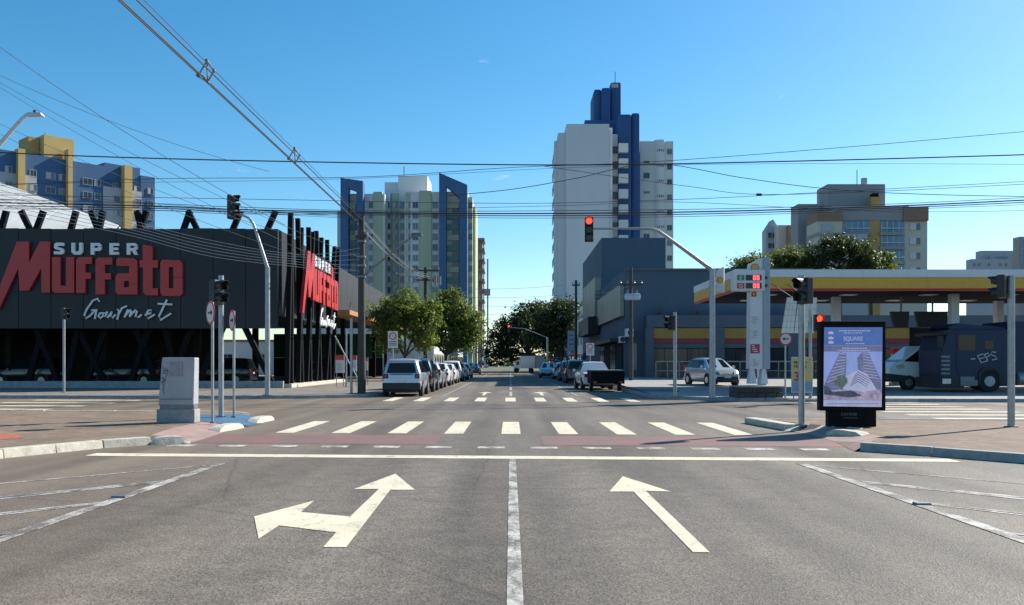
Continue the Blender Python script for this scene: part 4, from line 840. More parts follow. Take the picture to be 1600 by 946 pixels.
def car(kind, pm, label, group=None, cat='car', clad=False, lights_low=False):
    D = CARS[kind]; t = thing('parked_car', label, cat, (0, 0, 0), group); L = D['L']; st = D['st']; rings = []
    for (yl, yb, yt, zl, zb_, zt2, wl_, wb_, wt_) in st:
        q = [(0, yl, zl), (wl_ * .9, yl, zl), (wl_ * .985, yl, zl + (zb_ - zl) * .22), (wl_ * 1.0, lerp3(yl, yb, .5), zl + (zb_ - zl) * .55), (wb_, yb, zb_ - .02), (wb_ * .985, lerp3(yb, yt, .05), zb_ + .02 if zt2 - zb_ > .2 else zb_), (wt_, lerp3(yb, yt, .92), zt2 - .07 if zt2 - zb_ > .2 else zt2 - .01), (wt_ * .84, yt, zt2 - .008), (0, yt, zt2 + .012)]
        rings.append([Vector(p) for p in q] + [Vector((-p[0], p[1], p[2])) for p in q[-2:0:-1]])
    n = len(rings[0]); m = MB(); vs = [p for r_ in rings for p in r_]; fs = []
    for i in range(len(rings) - 1):
        for j in range(n): fs.append((i * n + j, i * n + (j + 1) % n, (i + 1) * n + (j + 1) % n, (i + 1) * n + j))
    for base, order in ((0, 1), ((len(rings) - 1) * n, -1)):
        for j in range(1, 8): fs.append((base + j, base + j + 1 if j < 8 else base + 8, base + (n - j - 1), base + (n - j)) if j < 7 else (base + 7, base + 8, base + n - 7))
        fs.append((base, base + 1, base + n - 1))
    m.add(vs, fs); m.build('body', pm, t, smooth=True)
    def patch(name, quad, mat, inset=(.05, .05, .06, .06), out=.012, par=t):
        a, b2, c, d = [Vector(v) for v in quad]; u0, u1, v0, v1 = inset[0], 1 - inset[1], inset[2], 1 - inset[3]
        def bl(u, v): return (a * (1 - u) + b2 * u) * (1 - v) + (d * (1 - u) + c * u) * v
        pts = [bl(u0, v0), bl(u1, v0), bl(u1, v1), bl(u0, v1)]; nr_ = (pts[1] - pts[0]).cross(pts[3] - pts[0]).normalized()
        cen = sum(pts, Vector()) / 4
        if nr_.dot(cen - Vector((0, L / 2, .8))) < 0: nr_ = -nr_
        k = MB(); k.add([p - nr_ * .01 for p in pts] + [p + nr_ * out for p in pts], [(0, 1, 2, 3), (4, 5, 6, 7), (0, 1, 5, 4), (1, 2, 6, 5), (2, 3, 7, 6), (3, 0, 4, 7)]); return k.build(name, mat, par)
    g0, g1 = D['gl']; r0 = rings[0]
    rp_ = lambda i, j: rings[i][j % n]
    if kind in ('suv', 'hatch'):
        patch('rear_window', (r0[n - 5], r0[5], r0[6], r0[n - 6]), 'glass_dark', (.08, .08, .04, .04))
    else:
        patch('rear_window', (rp_(g0 - 1, n - 7), rp_(g0 - 1, 7), rp_(g0, 7), rp_(g0, n - 7)) if kind == 'sedan' else (rp_(g0, n - 5), rp_(g0, 5), rp_(g0, 6), rp_(g0, n - 6)), 'glass_dark', (.06, .06, .08, .06))
    patch('windscreen', (rp_(g1, n - 7), rp_(g1, 7), rp_(g1 + 1, 7), rp_(g1 + 1, n - 7)), 'glass_dark', (.03, .03, .05, .05))
    for i in range(g0, g1):
        for j0, j1 in ((5, 6), (n - 5, n - 6)): patch('side_window', (rp_(i, j0), rp_(i + 1, j0), rp_(i + 1, j1), rp_(i, j1)), 'glass_dark', (.04, .04, .06, .08))
    for s_ in (-1, 1):
        j = (lambda k: k if s_ > 0 else n - k)
        if kind == 'suv': k = MB(); k.box(min(s_ * .60, s_ * .82), -.02, .82, max(s_ * .60, s_ * .82), .12, 1.02); k.build('tail_light', 'cladding' if clad else 'tail_red', t, bevel=.03)
        elif kind == 'hatch': k = MB(); k.box(min(s_ * .62, s_ * .79), .0, .75, max(s_ * .62, s_ * .79), .2, 1.1); k.build('tail_light', 'tail_red', t, bevel=.03)
        else: k = MB(); k.box(min(s_ * .50, s_ * .78), -.015, .68, max(s_ * .50, s_ * .78), .12, .86); k.build('tail_light', 'tail_red', t, bevel=.02)
        zz = st[-3][4]; k = MB(); k.add([(s_ * .40, L + .0, zz - .26), (s_ * .72, L - .12, zz - .24), (s_ * .76, L - .35, zz - .06), (s_ * .46, L - .16, zz - .06), (s_ * .40, L - .3, zz - .26), (s_ * .6, L - .4, zz - .24), (s_ * .6, L - .5, zz - .06), (s_ * .46, L - .4, zz - .06)], [(0, 1, 2, 3), (4, 5, 6, 7), (0, 1, 5, 4), (1, 2, 6, 5), (2, 3, 7, 6), (3, 0, 4, 7)]); k.build('headlight', 'headlight', t)
        k = MB(); yy = st[g1 + 1][0] - .35; k.box(min(s_ * .88, s_ * 1.02), yy, .95, max(s_ * .88, s_ * 1.02), yy + .12, 1.10); k.build('mirror', pm, t, bevel=.03)
        for ya in D['ax']:
            wr = D['wh']; w_ = st[2][6]
            k = MB(); k.tube([(s_ * (w_ - .12), ya, wr), (s_ * (w_ + .006), ya, wr)], wr + .07, 22); k.build('wheel_arch', 'cladding', t)
            k = MB(); k.tube([(s_ * (w_ - .18), ya, wr), (s_ * (w_ + .0), ya, wr), (s_ * (w_ + .02), ya, wr)], [wr, wr, wr * .94], 22); wh = k.build('wheel', 'rubber', t, smooth=True)
            k = MB(); k.tube([(s_ * (w_ + .0), ya, wr), (s_ * (w_ + .026), ya, wr)], [wr * .62, wr * .58], 18); k.build('rim', 'rim', wh)
    if clad:
        for s_ in (-1, 1): k = MB(); k.box(min(s_ * .65, s_ * .77), -.035, .86, max(s_ * .65, s_ * .77), .0, .98); k.build('tail_lamp_lens', 'tail_red', t, bevel=.01)
        k = MB(); k.box(-.5, -.01, .995, .5, .06, 1.03); k.build('tailgate_trim', 'cladding', t)
        k = MB(); k.box(-.6, .10, 1.60, .6, .34, 1.66); k.build('roof_spoiler', pm, t, bevel=.02)
        k = MB(); k.tube([(0, .0, 1.08), (.3, .06, 1.18)], .012, 5); k.build('wiper', 'cladding', t)
    k = MB(); k.box(-.20, -.03, .62 if kind != 'suv' else .66, .20, .03, .75 if kind != 'suv' else .80); k.build('number_plate', 'plate', t)
    k = MB(); k.box(-.2, L - .06, .42, .2, L + .02, .55); k.build('number_plate', 'plate', t)
    k = MB(); zz = .62 if clad else .42; k.box(-st[1][6] + .02, -.05, .30, st[1][6] - .02, .25, zz); k.build('rear_bumper', 'cladding' if clad else pm, t, bevel=.05)
    k = MB(); k.box(-.62, L - .35, .30, .62, L + .012, .50); k.build('grille', 'cladding', t, bevel=.03)
    k = MB(); k.box(-.7, .15, .18, .7, L - .3, .34); k.build('underbody', 'cladding', t)
    if clad:
        for s_ in (-1, 1):
            k = MB(); k.tube([(s_ * .66, .7, 1.71), (s_ * .68, 1.2, 1.77), (s_ * .68, 2.1, 1.77), (s_ * .66, 2.5, 1.7)], .02, 6); k.build('roof_rail', 'cladding', t)
    return t
GL = 'cars parked along the left kerb'
place(car('suv', 'paint_silver', 'boxy silver SUV, the nearest car parked on the left beside the far crossing', GL, clad=True), (-4.93, 40.4, 0), R(0))
place(car('suv', 'paint_black', 'tall black SUV parked second in the left row', GL), (-4.95, 46.3, 0), 0, 1.03)
place(car('hatch', 'paint_silver', 'silver hatchback parked third in the left row, right after the black SUV', GL), (-4.95, 52.6, 0), 0, 1.05)
src = car('sedan', 'paint_white', 'white sedan parked fourth in the left row', GL); place(src, (-4.9, 58.8, 0), 0, 1.04)
for i, (y, l_) in enumerate(((65.6, 'white sedan parked fifth in the left row'), (81.0, 'white sedan parked seventh in the left row, past the trees'))):
    c = copy_tree(src); c['label'] = l_; place(c, (-4.85, y, 0), 0, 1.0 + .04 * i)
place(car('suv', 'paint_white', 'white SUV parked sixth in the left row', GL), (-4.9, 73, 0), 0, 1.)
place(car('hatch', 'paint_white', 'white hatchback parked eighth in the left row', GL), (-4.9, 92, 0), 0, 1.)
place(car('sedan', 'paint_blue', 'dark blue sedan farthest in the left row, near the street end', GL), (-4.9, 116, 0), 0, 1.05)
GR = 'vehicles parked along the right kerb'
pk = car('pickup', 'paint_white', 'white pickup with its tail behind a black box trailer, right kerb', GR, 'pickup'); pk.name = 'pickup_truck'; place(pk, (4.95, 50.3, 0), R(3), 1.05)
place(car('suv', 'paint_black', 'black SUV parked in front of the white pickup', GR), (5.05, 66.5, 0), 0, 1.04)
place(car('suv', 'paint_grey', 'dark grey SUV parked third in the right row', GR), (5.0, 74.5, 0), 0, 1.0)
place(car('hatch', 'paint_silver', 'silver hatchback parked fourth in the right row', GR), (4.9, 83.5, 0), 0, 1.05)
place(car('hatch', 'paint_silver', 'silver hatchback farthest in the right row, facing the crossing', GR), (4.1, 96.5, 0), R(176), 1.05)
sc_ = car('hatch', 'paint_silver', 'silver hatchback parked on the station forecourt left of the price totem', None); place(sc_, (10.75, 51.9, fz(11, 50)), R(180 + 13), 1.0)
GP = 'cars parked in the shade under the supermarket'
ck = car('suv', 'paint_black', 'black SUV in the shade under the supermarket, farthest left', GP); place(ck, (-27.5, 55, PH), R(90))
for i, (x, y, l_) in enumerate(((-21.5, 55.5, 'black SUV in the shade under the supermarket, behind the white cabinet'), (-16.5, 57.5, 'black SUV in the shade behind the round signs, nearest the supermarket corner'))):
    c = copy_tree(ck); c['label'] = l_; place(c, (x, y, PH), R(90))
place(car('hatch', 'paint_grey', 'grey hatchback in the shade beside the red and white boards', GP), (-14.8, 66, PH), R(10))
# box trailer
tr_ = thing('box_trailer', 'low black box trailer standing behind the white pickup', 'trailer', (5.2, 48.2, 0))
x0, x1 = gX(921.5, 48), gX(973, 48)
m = MB(); m.box(x0, 47.2, .42, x1, 49.6, 1.12); m.build('box', 'black_metal', tr_, bevel=.02)
m = MB(); m.box(x0 - .02, 47.17, 1.10, x1 + .02, 49.62, 1.15); m.build('rim_rail', 'galv_dark', tr_)
for s_ in (x0 + .05, x1 - .2):
    m = MB(); m.tube([(s_, 48.6, .30), (s_ + .16, 48.6, .30)], .30, 18); w_ = m.build('wheel', 'rubber', tr_, smooth=True)
    m = MB(); m.tube([(s_ - .01, 48.6, .30), (s_ + .17, 48.6, .30)], .15, 12); m.build('rim', 'rim', w_)
m = MB(); m.tube([((x0 + x1) / 2, 49.5, .45), ((x0 + x1) / 2 - .1, 50.6, .45)], .04, 6); m.build('drawbar', 'galv_dark', tr_)
for s_ in (x0 + .1, x1 - .3):
    m = MB(); m.box(s_, 47.15, .46, s_ + .2, 47.19, .56); m.build('tail_light', 'tail_red', tr_)
# distant white box truck
bt = thing('box_truck', 'white box truck crossing the far end of the street', 'truck', (3, 140, 0)); Y = 140.
m = MB(); m.box(gX(813, Y), Y, .7, gX(836, Y), Y + 2.3, 2.65); m.build('cargo_box', 'paint_white', bt); m = MB(); m.box(gX(836.2, Y), Y + .1, .7, gX(851, Y), Y + 2.2, 2.6); m.build('cargo_box', 'apt_grey', bt)
m = MB(); m.prism([(0, .45), (1.0, .45), (1.0, 2.0), (.35, 1.9), (.08, 1.2), (0, 1.0)], (gX(802.5, Y), Y + .1, 0), (1, 0, 0), (0, 0, 1), (0, 2, 0)); cb = m.build('cab', 'paint_white', bt)
m = MB(); m.box(gX(802.5, Y) + .42, Y + .06, 1.25, gX(802.5, Y) + .85, Y + .12, 1.8); m.build('window', 'glass_dark', cb)
for px in (807, 830, 846):
    m = MB(); m.tube([(gX(px, Y), Y, .4), (gX(px, Y), Y + .3, .4)], .4, 14); m.build('wheel', 'rubber', bt)
# white cab-chassis van under the canopy, facing left
vn = thing('cab_van', 'white cab van facing left in the shade of the canopy', 'van', (18.8, 43.6, .2)); Y = 43.6
def side_prism(pxs, y0, dep, name, mat, par, bev=0.): m = MB(); m.prism([(gX(a, Y), gZ(b2, Y)) for a, b2 in pxs], (0, y0, 0), (1, 0, 0), (0, 0, 1), (0, dep, 0)); return m.build(name, mat, par, bevel=bev)
side_prism([(1391, 592), (1389, 575), (1400, 566), (1413, 562), (1440, 541), (1470, 540), (1472, 595)], Y, 2.0, 'body', 'paint_white', vn, .04)
side_prism([(1412, 565), (1440, 544), (1446, 544), (1434, 566)], Y - .02, .03, 'windscreen_side', 'glass_dark', vn); side_prism([(1437, 566), (1449, 545), (1463, 545), (1463, 561)], Y - .02, .03, 'side_window', 'glass_dark', vn)
side_prism([(1399, 571), (1411, 569), (1413, 575), (1402, 577)], Y - .03, .04, 'headlight', 'headlight', vn); side_prism([(1388, 597), (1388, 584), (1425, 588), (1425, 597)], Y - .04, 2.08, 'bumper', 'cladding', vn)
m = MB(); m.box(gX(1472, Y), Y + .05, .95, gX(1560, Y), Y + 2, 2.9); m.build('cargo_body', 'apt_grey', vn)
for px in (1420, 1530):
    m = MB(); m.tube([(gX(px, Y), Y - .03, .2 + .36), (gX(px, Y), Y + .28, .2 + .36)], .36, 18); w_ = m.build('wheel', 'rubber', vn, smooth=True)
    m = MB(); m.tube([(gX(px, Y), Y - .05, .56), (gX(px, Y), Y, .56)], .19, 14); m.build('rim', 'rim', w_)
# dark blue truck cab in front of it
M('truck_blue', (.006, .022, .062), .5, 0., .15)
tk = thing('truck', 'dark blue lorry with scrawled white letters on its cab side, at the right edge', 'truck', (22, 40.6, .18)); Y = 40.6
side_prism([(1474, 604), (1472, 548), (1480, 522), (1492, 515), (1578, 515), (1578, 604)], Y, 2.4, 'cab', 'truck_blue', tk, .06)
side_prism([(1538, 533), (1552, 533), (1552, 546), (1538, 546)], Y - .02, .03, 'side_window', 'glass_dark', tk)
side_prism([(1484, 512), (1500, 505), (1575, 512), (1575, 515.2), (1490, 515.2)], Y + .2, 2.0, 'roof_deflector', 'truck_blue', tk); side_prism([(1468, 607), (1468, 590), (1506, 590), (1506, 607)], Y - .03, 2.46, 'bumper', 'cladding', tk)
m = MB(); m.box(gX(1471, Y) - .25, Y - .2, gZ(545, Y), gX(1471, Y), Y - .02, gZ(525, Y)); m.build('mirror', 'cladding', tk, bevel=.03); m = MB(); m.box(gX(1578.2, Y), Y + .1, .9, gX(1760, Y), Y + 2.4, 3.4); m.build('cargo_body', 'truck_blue', tk)
m = MB(); m.box(gX(1500, Y), Y - .05, .5, gX(1522, Y), Y + .3, .9); m.build('step', 'galv_dark', tk)
for px in (1546, 1660):
    m = MB(); m.tube([(gX(px, Y), Y - .04, .18 + .5), (gX(px, Y), Y + .3, .18 + .5)], .5, 22); w_ = m.build('wheel', 'rubber', tk, smooth=True)
    m = MB(); m.tube([(gX(px, Y), Y - .06, .68), (gX(px, Y), Y - .02, .68)], [.22, .28], 16); m.build('rim', 'galv', w_)
side_prism([(1494, 520), (1526, 520), (1526, 592), (1500, 592), (1494, 575)], Y - .025, .03, 'door', 'truck_blue', tk, .008); side_prism([(1497, 524), (1523, 524), (1523, 548), (1497, 548)], Y - .045, .03, 'door_window', 'glass_dark', tk); side_prism([(1516, 560), (1523, 560), (1523, 562), (1516, 562)], Y - .05, .04, 'door_handle', 'galv', tk)
for q in range(5): side_prism([(1470.5, 556 + q * 6.5), (1484, 556 + q * 6.5), (1484, 559.5 + q * 6.5), (1470.5, 559.5 + q * 6.5)], Y - .03, .04, 'grille_bar', 'galv_dark', tk)
side_prism([(1472, 592), (1485, 592), (1485, 600), (1472, 600)], Y - .05, .05, 'headlight', 'headlight', tk); side_prism([(1470, 519), (1484, 515), (1486, 519), (1472, 524)], Y - .25, 2.9, 'sun_visor', 'cladding', tk)
side_prism([(1528, 583), (1536, 574), (1556, 574), (1564, 583), (1564, 600), (1561, 600), (1560, 586), (1553, 578), (1539, 578), (1532, 586), (1531, 600), (1528, 600)], Y - .06, .08, 'wheel_arch', 'cladding', tk); side_prism([(1500, 594), (1527, 594), (1527, 603), (1500, 603)], Y - .04, .3, 'side_skirt', 'galv_dark', tk); m = MB(); m.tube([at(1588, 592, Y + .1), at(1625, 592, Y + .1)], .3, 14); m.build('fuel_tank', 'galv', tk, smooth=True)
m = MB(); m.tube([at(1583, 606, Y), at(1583, 500, Y)], .06, 8); m.build('exhaust', 'galv_dark', tk)
for strokes in ([[(1527, 556), (1533, 567), (1543, 564)], [(1527, 556), (1536, 553.5)], [(1530, 561), (1538, 559)]], [[(1538, 554), (1543, 563)], [(1538, 554), (1544, 552), (1546, 556), (1541, 559)]], [[(1556, 551), (1550, 550), (1547, 554), (1555, 557), (1558, 561), (1550, 563)]]):
    m = MB()
    for s_ in strokes: m.tube([at(a, b2, Y - .015) for a, b2 in s_], .028, 6)
    m.build('scrawled_letter', 'shutter', tk)
# ================================================================ street furniture
def head(par, c, rz, n=3, lit=None, s=1.0, dx=0.):
    """traffic light head: housing, lenses, visors; front towards local -y, turned by rz"""
    c = Vector(c); w, h, d = .33 * s, .31 * s, .20 * s; cs, sn = math.cos(rz), math.sin(rz)
    def T(x, y, z): return (c.x + x * cs - y * sn, c.y + x * sn + y * cs, c.z + z)
    def bx(m, x0, y0, z0, x1, y1, z1): m.add([T(x, y, z) for z in (z0, z1) for x, y in ((x0, y0), (x1, y0), (x1, y1), (x0, y1))], [(0, 3, 2, 1), (4, 5, 6, 7), (0, 1, 5, 4), (1, 2, 6, 5), (2, 3, 7, 6), (3, 0, 4, 7)])
    H = n * h / 2; m = MB(); bx(m, -w / 2, -d / 2, -H, w / 2, d / 2, H); hs = m.build('signal_housing', 'black_plastic', par, bevel=.025 * s)
    for i in range(n):
        z = H - h * (i + .5); f = Vector(T(0, -d / 2, z)); nr_ = Vector((sn, -cs, 0))
        m = MB(); m.disc(f, .115 * s, nr_, 18, .012); m.build('lens', 'signal_red' if lit == i else 'signal_lens', hs)
        m = MB(); k = 10; vs = []; fs = []
        for j in range(k + 1):
            a = R(-35 + 250 * j / k)
            for yy, rr in ((-d / 2, .135), (-d / 2 - (.24 if 25 < -35 + 250 * j / k < 155 else .15) * s, .135), (-d / 2, .145), (-d / 2 - (.24 if 25 < -35 + 250 * j / k < 155 else .15) * s, .145)):
                vs.append(T(rr * s * math.cos(a), yy, z + rr * s * math.sin(a)))
        for j in range(k):
            o = j * 4; fs += [(o, o + 1, o + 5, o + 4), (o + 2, o + 6, o + 7, o + 3), (o + 1, o + 3, o + 7, o + 5)]
        m.add(vs, fs); m.build('visor', 'black_plastic', hs)
    return hs
def pole(par, p, h, r=.06, mat='galv', name='pole', r2=None, bz=0):
    m = MB(); m.tube([(p[0], p[1], p[2]), (p[0], p[1], p[2] + h)], [r, r2 or r], 12); o = m.build(name, mat, par, smooth=True)
    m = MB(); m.tube([(p[0], p[1], p[2] - .01), (p[0], p[1], p[2] + .025)], r * 1.9, 12); m.build('base_plate', 'galv_dark', par); return o
GS = 'traffic lights around the crossing'
# left far overhead signal
Y = 38.6; X = gX(418, Y); t = thing('traffic_light', 'grey mast with a curved arm holding a dark signal above the supermarket roof', 'traffic light', (X, Y, PH), GS)
pole(t, (X, Y, PH), gZ(418, Y) - PH, .11, r2=.10)
m = MB(); m.tube([at(418, 420, Y), at(412, 400, Y), at(402, 368, Y), at(396, 350, Y), at(389, 341, Y), at(378, 336, Y), at(366, 334, Y)], [.085, .075, .065, .06, .055, .05, .05], 10); m.build('arm', 'galv', t, smooth=True)
head(t, at(362, 324, Y), R(70), 3, s=1.12)
# right far overhead signal, red
Y = 35.0; X = gX(1113, Y); t = thing('traffic_light', 'grey mast with a long bent arm holding the big red light over the street', 'traffic light', (X, Y, PH), GS)
pole(t, (X, Y, PH), gZ(420, Y) - PH, .13, r2=.11)
m = MB(); m.tube([at(1113, 423, Y), at(1100, 413, Y), at(1070, 391, Y), at(1040, 369, Y), at(1028, 361, Y), at(1016, 357.5, Y), at(980, 357.5, Y), at(925, 357.5, Y)], [.09, .08, .075, .065, .06, .055, .05, .045], 10); m.build('arm', 'galv', t, smooth=True)
head(t, at(920.5, 359, Y), R(-6), 3, 0, 1.03)
# left near pedestrian signal
Y = 22.8; X = gX(345.5, Y); t = thing('traffic_light', 'dark small signal on a grey pole between the two round signs', 'traffic light', (X, Y, PH), GS)
pole(t, (X, Y, PH), gZ(431, Y) - PH, .065); head(t, (X - .06, Y - .16, gZ(458, Y)), R(60), 2, s=1.0)
m = MB(); m.tube([(X, Y, gZ(438, Y)), (X + .2, Y - .1, gZ(443, Y))], .03, 6); m.build('bracket', 'galv_dark', t)
# far left pole
Y = 42.; X = gX(100, Y); t = thing('traffic_light', 'thin grey pole with a pale edge-on signal before the shaded supermarket front', 'traffic light', (X, Y, PH), GS)
pole(t, (X, Y, PH), gZ(488, Y) - PH, .06); head(t, (X + .12, Y - .2, gZ(491, Y)), R(75), 2, s=.85)
# right near signal
Y = 19.8; X = gX(1252.5, Y); t = thing('traffic_light', 'two dark hooded lamps on the grey pole just left of the lit advert panel', 'traffic light', (X, Y, PH), GS)
pole(t, (X, Y, PH), gZ(431, Y) - PH, .07); head(t, (X + .02, Y - .18, gZ(456, Y)), R(-62), 2, s=.92)
# right far pedestrian signals
Y = 37.; X = gX(1054.5, Y); t = thing('traffic_light', 'dark side-on pedestrian signal on a thin pole before the station shop', 'traffic light', (X, Y, PH), GS)
pole(t, (X, Y, PH), gZ(488, Y) - PH, .075); head(t, (X - .16, Y - .1, gZ(505, Y)), R(-72), 2, s=.95)
Y = 33.5; X = gX(1266, Y); t = thing('traffic_light', 'small red pedestrian light beside the top corner of the advert panel', 'traffic light', (X, Y, PH), GS)
pole(t, (X, Y, PH), gZ(486, Y) - PH, .06); head(t, (X + .27, Y - .1, gZ(505, Y)), R(0), 2, 0, 1.0)
# right edge signal
Y = 19.3; X = gX(1580, Y); t = thing('traffic_light', 'back of a dark signal on the grey pole at the right edge', 'traffic light', (X, Y, PH), GS)
pole(t, (X, Y, PH), gZ(431, Y) - PH, .075); head(t, (X - .2, Y - .02, gZ(448, Y)), R(225), 2, s=.80)
m = MB(); m.tube([(X, Y, gZ(463, Y)), (X - .2, Y, gZ(463, Y))], .03, 6); m.build('bracket', 'galv_dark', t)
# far street signal
Y = 122.; X = gX(855, Y); t = thing('traffic_light', 'distant red light on a thin arm in front of the dark trees', 'traffic light', (X, Y, PH), GS)
pole(t, (X, Y, PH), gZ(528, Y) - PH, .12); m = MB(); m.tube([at(855, 528, Y), at(840, 522, Y), at(820, 514, Y), at(797, 512, Y)], .06, 8); m.build('arm', 'galv', t); head(t, at(795, 514, Y - .2), 0, 3, 0, 1.1)
# thin post and guy near the utility pole
Y = 40.6; X = gX(549, Y); t = thing('post', 'thin bare grey post left of the dark utility pole', 'post', (X, Y, PH)); pole(t, (X, Y, PH), gZ(497, Y) - PH, .06)
Y = 41.6; X = gX(533, Y); t = thing('post', 'short thin grey post further left beneath the wood canopy', 'post', (gX(541, 52), 52, PH)); pole(t, (gX(541, 52), 52, PH), 3.3, .05)
o = MB().tube([at(523, 525, 42.5), (gX(571, 40.9), 40.9, PH)], .03, 6).build('guy_brace', 'galv'); tag(o, 'slanting grey brace leaning down to the foot of the utility pole', 'brace')
# ---------------------------------------------------------------- round signs
def round_sign(label, px, py, Y, r, rz, ptop, arrow=1, base=PH):
    X = gX(px, Y); t = thing('round_sign', label, 'road sign', (X, Y, base), 'round arrow signs'); z = gZ(py, Y)
    pole(t, (X, Y, base), z + r * .9 - base, .032)
    nr_ = Vector((math.sin(rz), -math.cos(rz), 0)); a = Vector((math.cos(rz), math.sin(rz), 0)); c = Vector((X, Y, z)) + nr_ * .04
    m = MB(); m.disc(c, r, nr_, 28, .012); p = m.build('plate', 'sign_red', t); m = MB(); m.disc(c + nr_ * .013, r * .82, nr_, 28, .003); m.build('face', 'white_sign', p)
    s_ = arrow * r
    m = MB(); m.prism([(-.5 * s_, .09 * r), (.15 * s_, .09 * r), (.15 * s_, .26 * r), (.62 * s_, 0), (.15 * s_, -.26 * r), (.15 * s_, -.09 * r), (-.5 * s_, -.09 * r)], c + nr_ * .017, a, (0, 0, 1), nr_ * .003); m.build('arrow', 'sign_black', p)
    m = MB(); m.disc(c - nr_ * .004, r * .98, nr_, 28, .003); m.build('backing', 'galv', p)
round_sign('wider round arrow sign with red rim, left of the small signal pole', 332, 489, 20.6, .27, R(-52), 470)
round_sign('narrow edge-on round arrow sign, right of the small signal pole', 365.5, 501, 22.9, .27, R(-58), 485)
round_sign('round arrow sign with red rim between the totem and the yellow board', 1227, 530, 33.6, .235, R(0), 520, -1)
def plate_sign(label, px, py, Y, w, h, base):
    X = gX(px, Y); z = gZ(py, Y); t = thing('parking_sign', label, 'road sign', (X, Y, base), 'rectangular parking signs'); pole(t, (X, Y, base), z + h * .4 - base, .035)
    m = MB(); m.box(X - w / 2, Y - .06, z - h / 2, X + w / 2, Y - .045, z + h / 2); p = m.build('plate', 'white_sign', t, bevel=.004)
    m = MB(); c = Vector((X, Y - .061, z + h * .2)); k = 20
    vs = [(c.x + rr * math.cos(6.2832 * i / k), c.y - .004, c.z + rr * math.sin(6.2832 * i / k)) for i in range(k) for rr in (w * .28, w * .38)]
    m.add(vs, [(2 * i, 2 * i + 1, (2 * i + 3) % (2 * k), (2 * i + 2) % (2 * k)) for i in range(k)]); q = w * .22
    m.prism([(-q, q + .03), (-q + .03, q), (q, -q + .03 - .03), (q - .03, -q - .0)], c + Vector((0, -.006, 0)), (1, 0, 0), (0, 0, 1), (0, -.002, 0)); m.build('red_ring', 'sign_red', p)
    m = MB()
    for i in range(3): m.box(X - w * .36, Y - .064, z - h * (.14 + i * .1), X + w * .36, Y - .062, z - h * (.10 + i * .1))
    m.build('text_lines', 'sign_black', p)
plate_sign('white parking sign with red ring above the silver SUV', 614, 531, 45.5, .50, .86, PH)
plate_sign('white parking sign with red ring above the white pickup', 922, 546, 58., .52, .80, PH + .1)
# ---------------------------------------------------------------- cabinet
M('cabinet_grey', (.36, .37, .39), .6, .1, .12, 2.5, .05, 30)
Y = 20.6; t = thing('utility_cabinet', 'tall pale grey metal cabinet with faint scribbles on the left corner pavement', 'cabinet', (gX(275, Y), Y, PH))
x0, x1 = gX(247, Y), gX(301, Y); zt2 = gZ(559, Y)
m = MB(); m.box(x0 - .03, Y - .02, PH, x1 + .05, Y + .36, gZ(640, Y)); m.build('plinth', 'kerb_grey', t, bevel=.015)
m = MB(); m.box(x0 + .03, Y + .02, gZ(640, Y), x1 + .02, Y + .32, gZ(633, Y)); m.build('plinth_joint', 'galv_dark', t)
m = MB(); m.add([(x0, Y, gZ(633, Y)), (x1 + .02, Y, gZ(633, Y)), (x1 + .02, Y + .34, gZ(633, Y)), (x0, Y + .34, gZ(633, Y)), (x0 + .08, Y + .02, zt2), (x1 + .04, Y + .02, zt2), (x1 + .04, Y + .32, zt2), (x0 + .08, Y + .32, zt2)], [(0, 3, 2, 1), (4, 5, 6, 7), (0, 1, 5, 4), (1, 2, 6, 5), (2, 3, 7, 6), (3, 0, 4, 7)]); m.build('body', 'cabinet_grey', t, bevel=.025)
m = MB(); m.box(x0 + .04, Y - .015, gZ(624, Y) - .012, x1 - .01, Y + .01, gZ(624, Y) + .012); m.build('door_seam', 'galv_dark', t)
M('faded_sticker', (.29, .28, .30), .7, var=.25, scale=12)
m = MB(); m.box(gX(266, Y), Y - .006, gZ(588, Y), gX(285, Y), Y + .04, gZ(566, Y)); m.build('faded_sticker', 'faded_sticker', t)
m = MB(); M('ink', (.10, .09, .14), .8)
for st_ in ([(254, 574), (257, 579), (254, 583), (259, 584)], [(260, 576), (262, 581), (259, 590)], [(256, 580), (262, 579)], [(251, 592), (255, 590), (256, 596), (252, 597), (257, 603), (254, 607)], [(253, 597), (259, 592), (256, 600)], [(255, 607), (256, 615)]): m.tube([at(a, b2, Y - .004) for a, b2 in st_], .007, 5)
m.build('scribble', 'ink', t)
# ---------------------------------------------------------------- lit advert panel
Y = 19.3; t = thing('advert_panel', 'black free-standing lit advert panel showing two towers, on the right corner', 'advert panel', (gX(1333, Y), Y, PH))
X0, X1, Z0, Z1 = gX(1282, Y), gX(1384, Y), gZ(642, Y), gZ(502, Y)
M('poster_sky', (.30, .36, .68), .4, emit=.28); M('poster_top', (.09, .17, .43), .4, emit=.25); M('poster_band', (.19, .19, .33), .4, emit=.22); M('poster_tower', (.20, .20, .34), .4, var=.5, scale=16, emit=.22, stretch=(.4, 1, 3))
M('poster_light', (.52, .50, .66), .4, emit=.25); M('poster_dark', (.10, .11, .16), .4, var=.5, scale=9, emit=.12); M('poster_pink', (.46, .36, .46), .4, var=.5, scale=9, emit=.22); M('poster_palm', (.16, .19, .16), .4, var=.5, scale=14, emit=.15)
m = MB(); m.box(X0, Y, Z0, X1, Y + .24, Z1); m.build('case', 'black_metal', t, bevel=.02); m = MB(); m.box(gX(1295, Y), Y + .03, PH, gX(1370, Y), Y + .21, Z0); m.build('pedestal', 'black_metal', t)
def PX(cx, cy): return (gX(1270 + cx / 4.977, Y), gZ(490 + cy / 4.979, Y))
def pprint(name, poly, mat, d, par): m = MB(); m.prism([PX(*p) for p in poly], (0, Y - d, 0), (1, 0, 0), (0, 0, 1), (0, .0012, 0)); return m.build(name, mat, par)
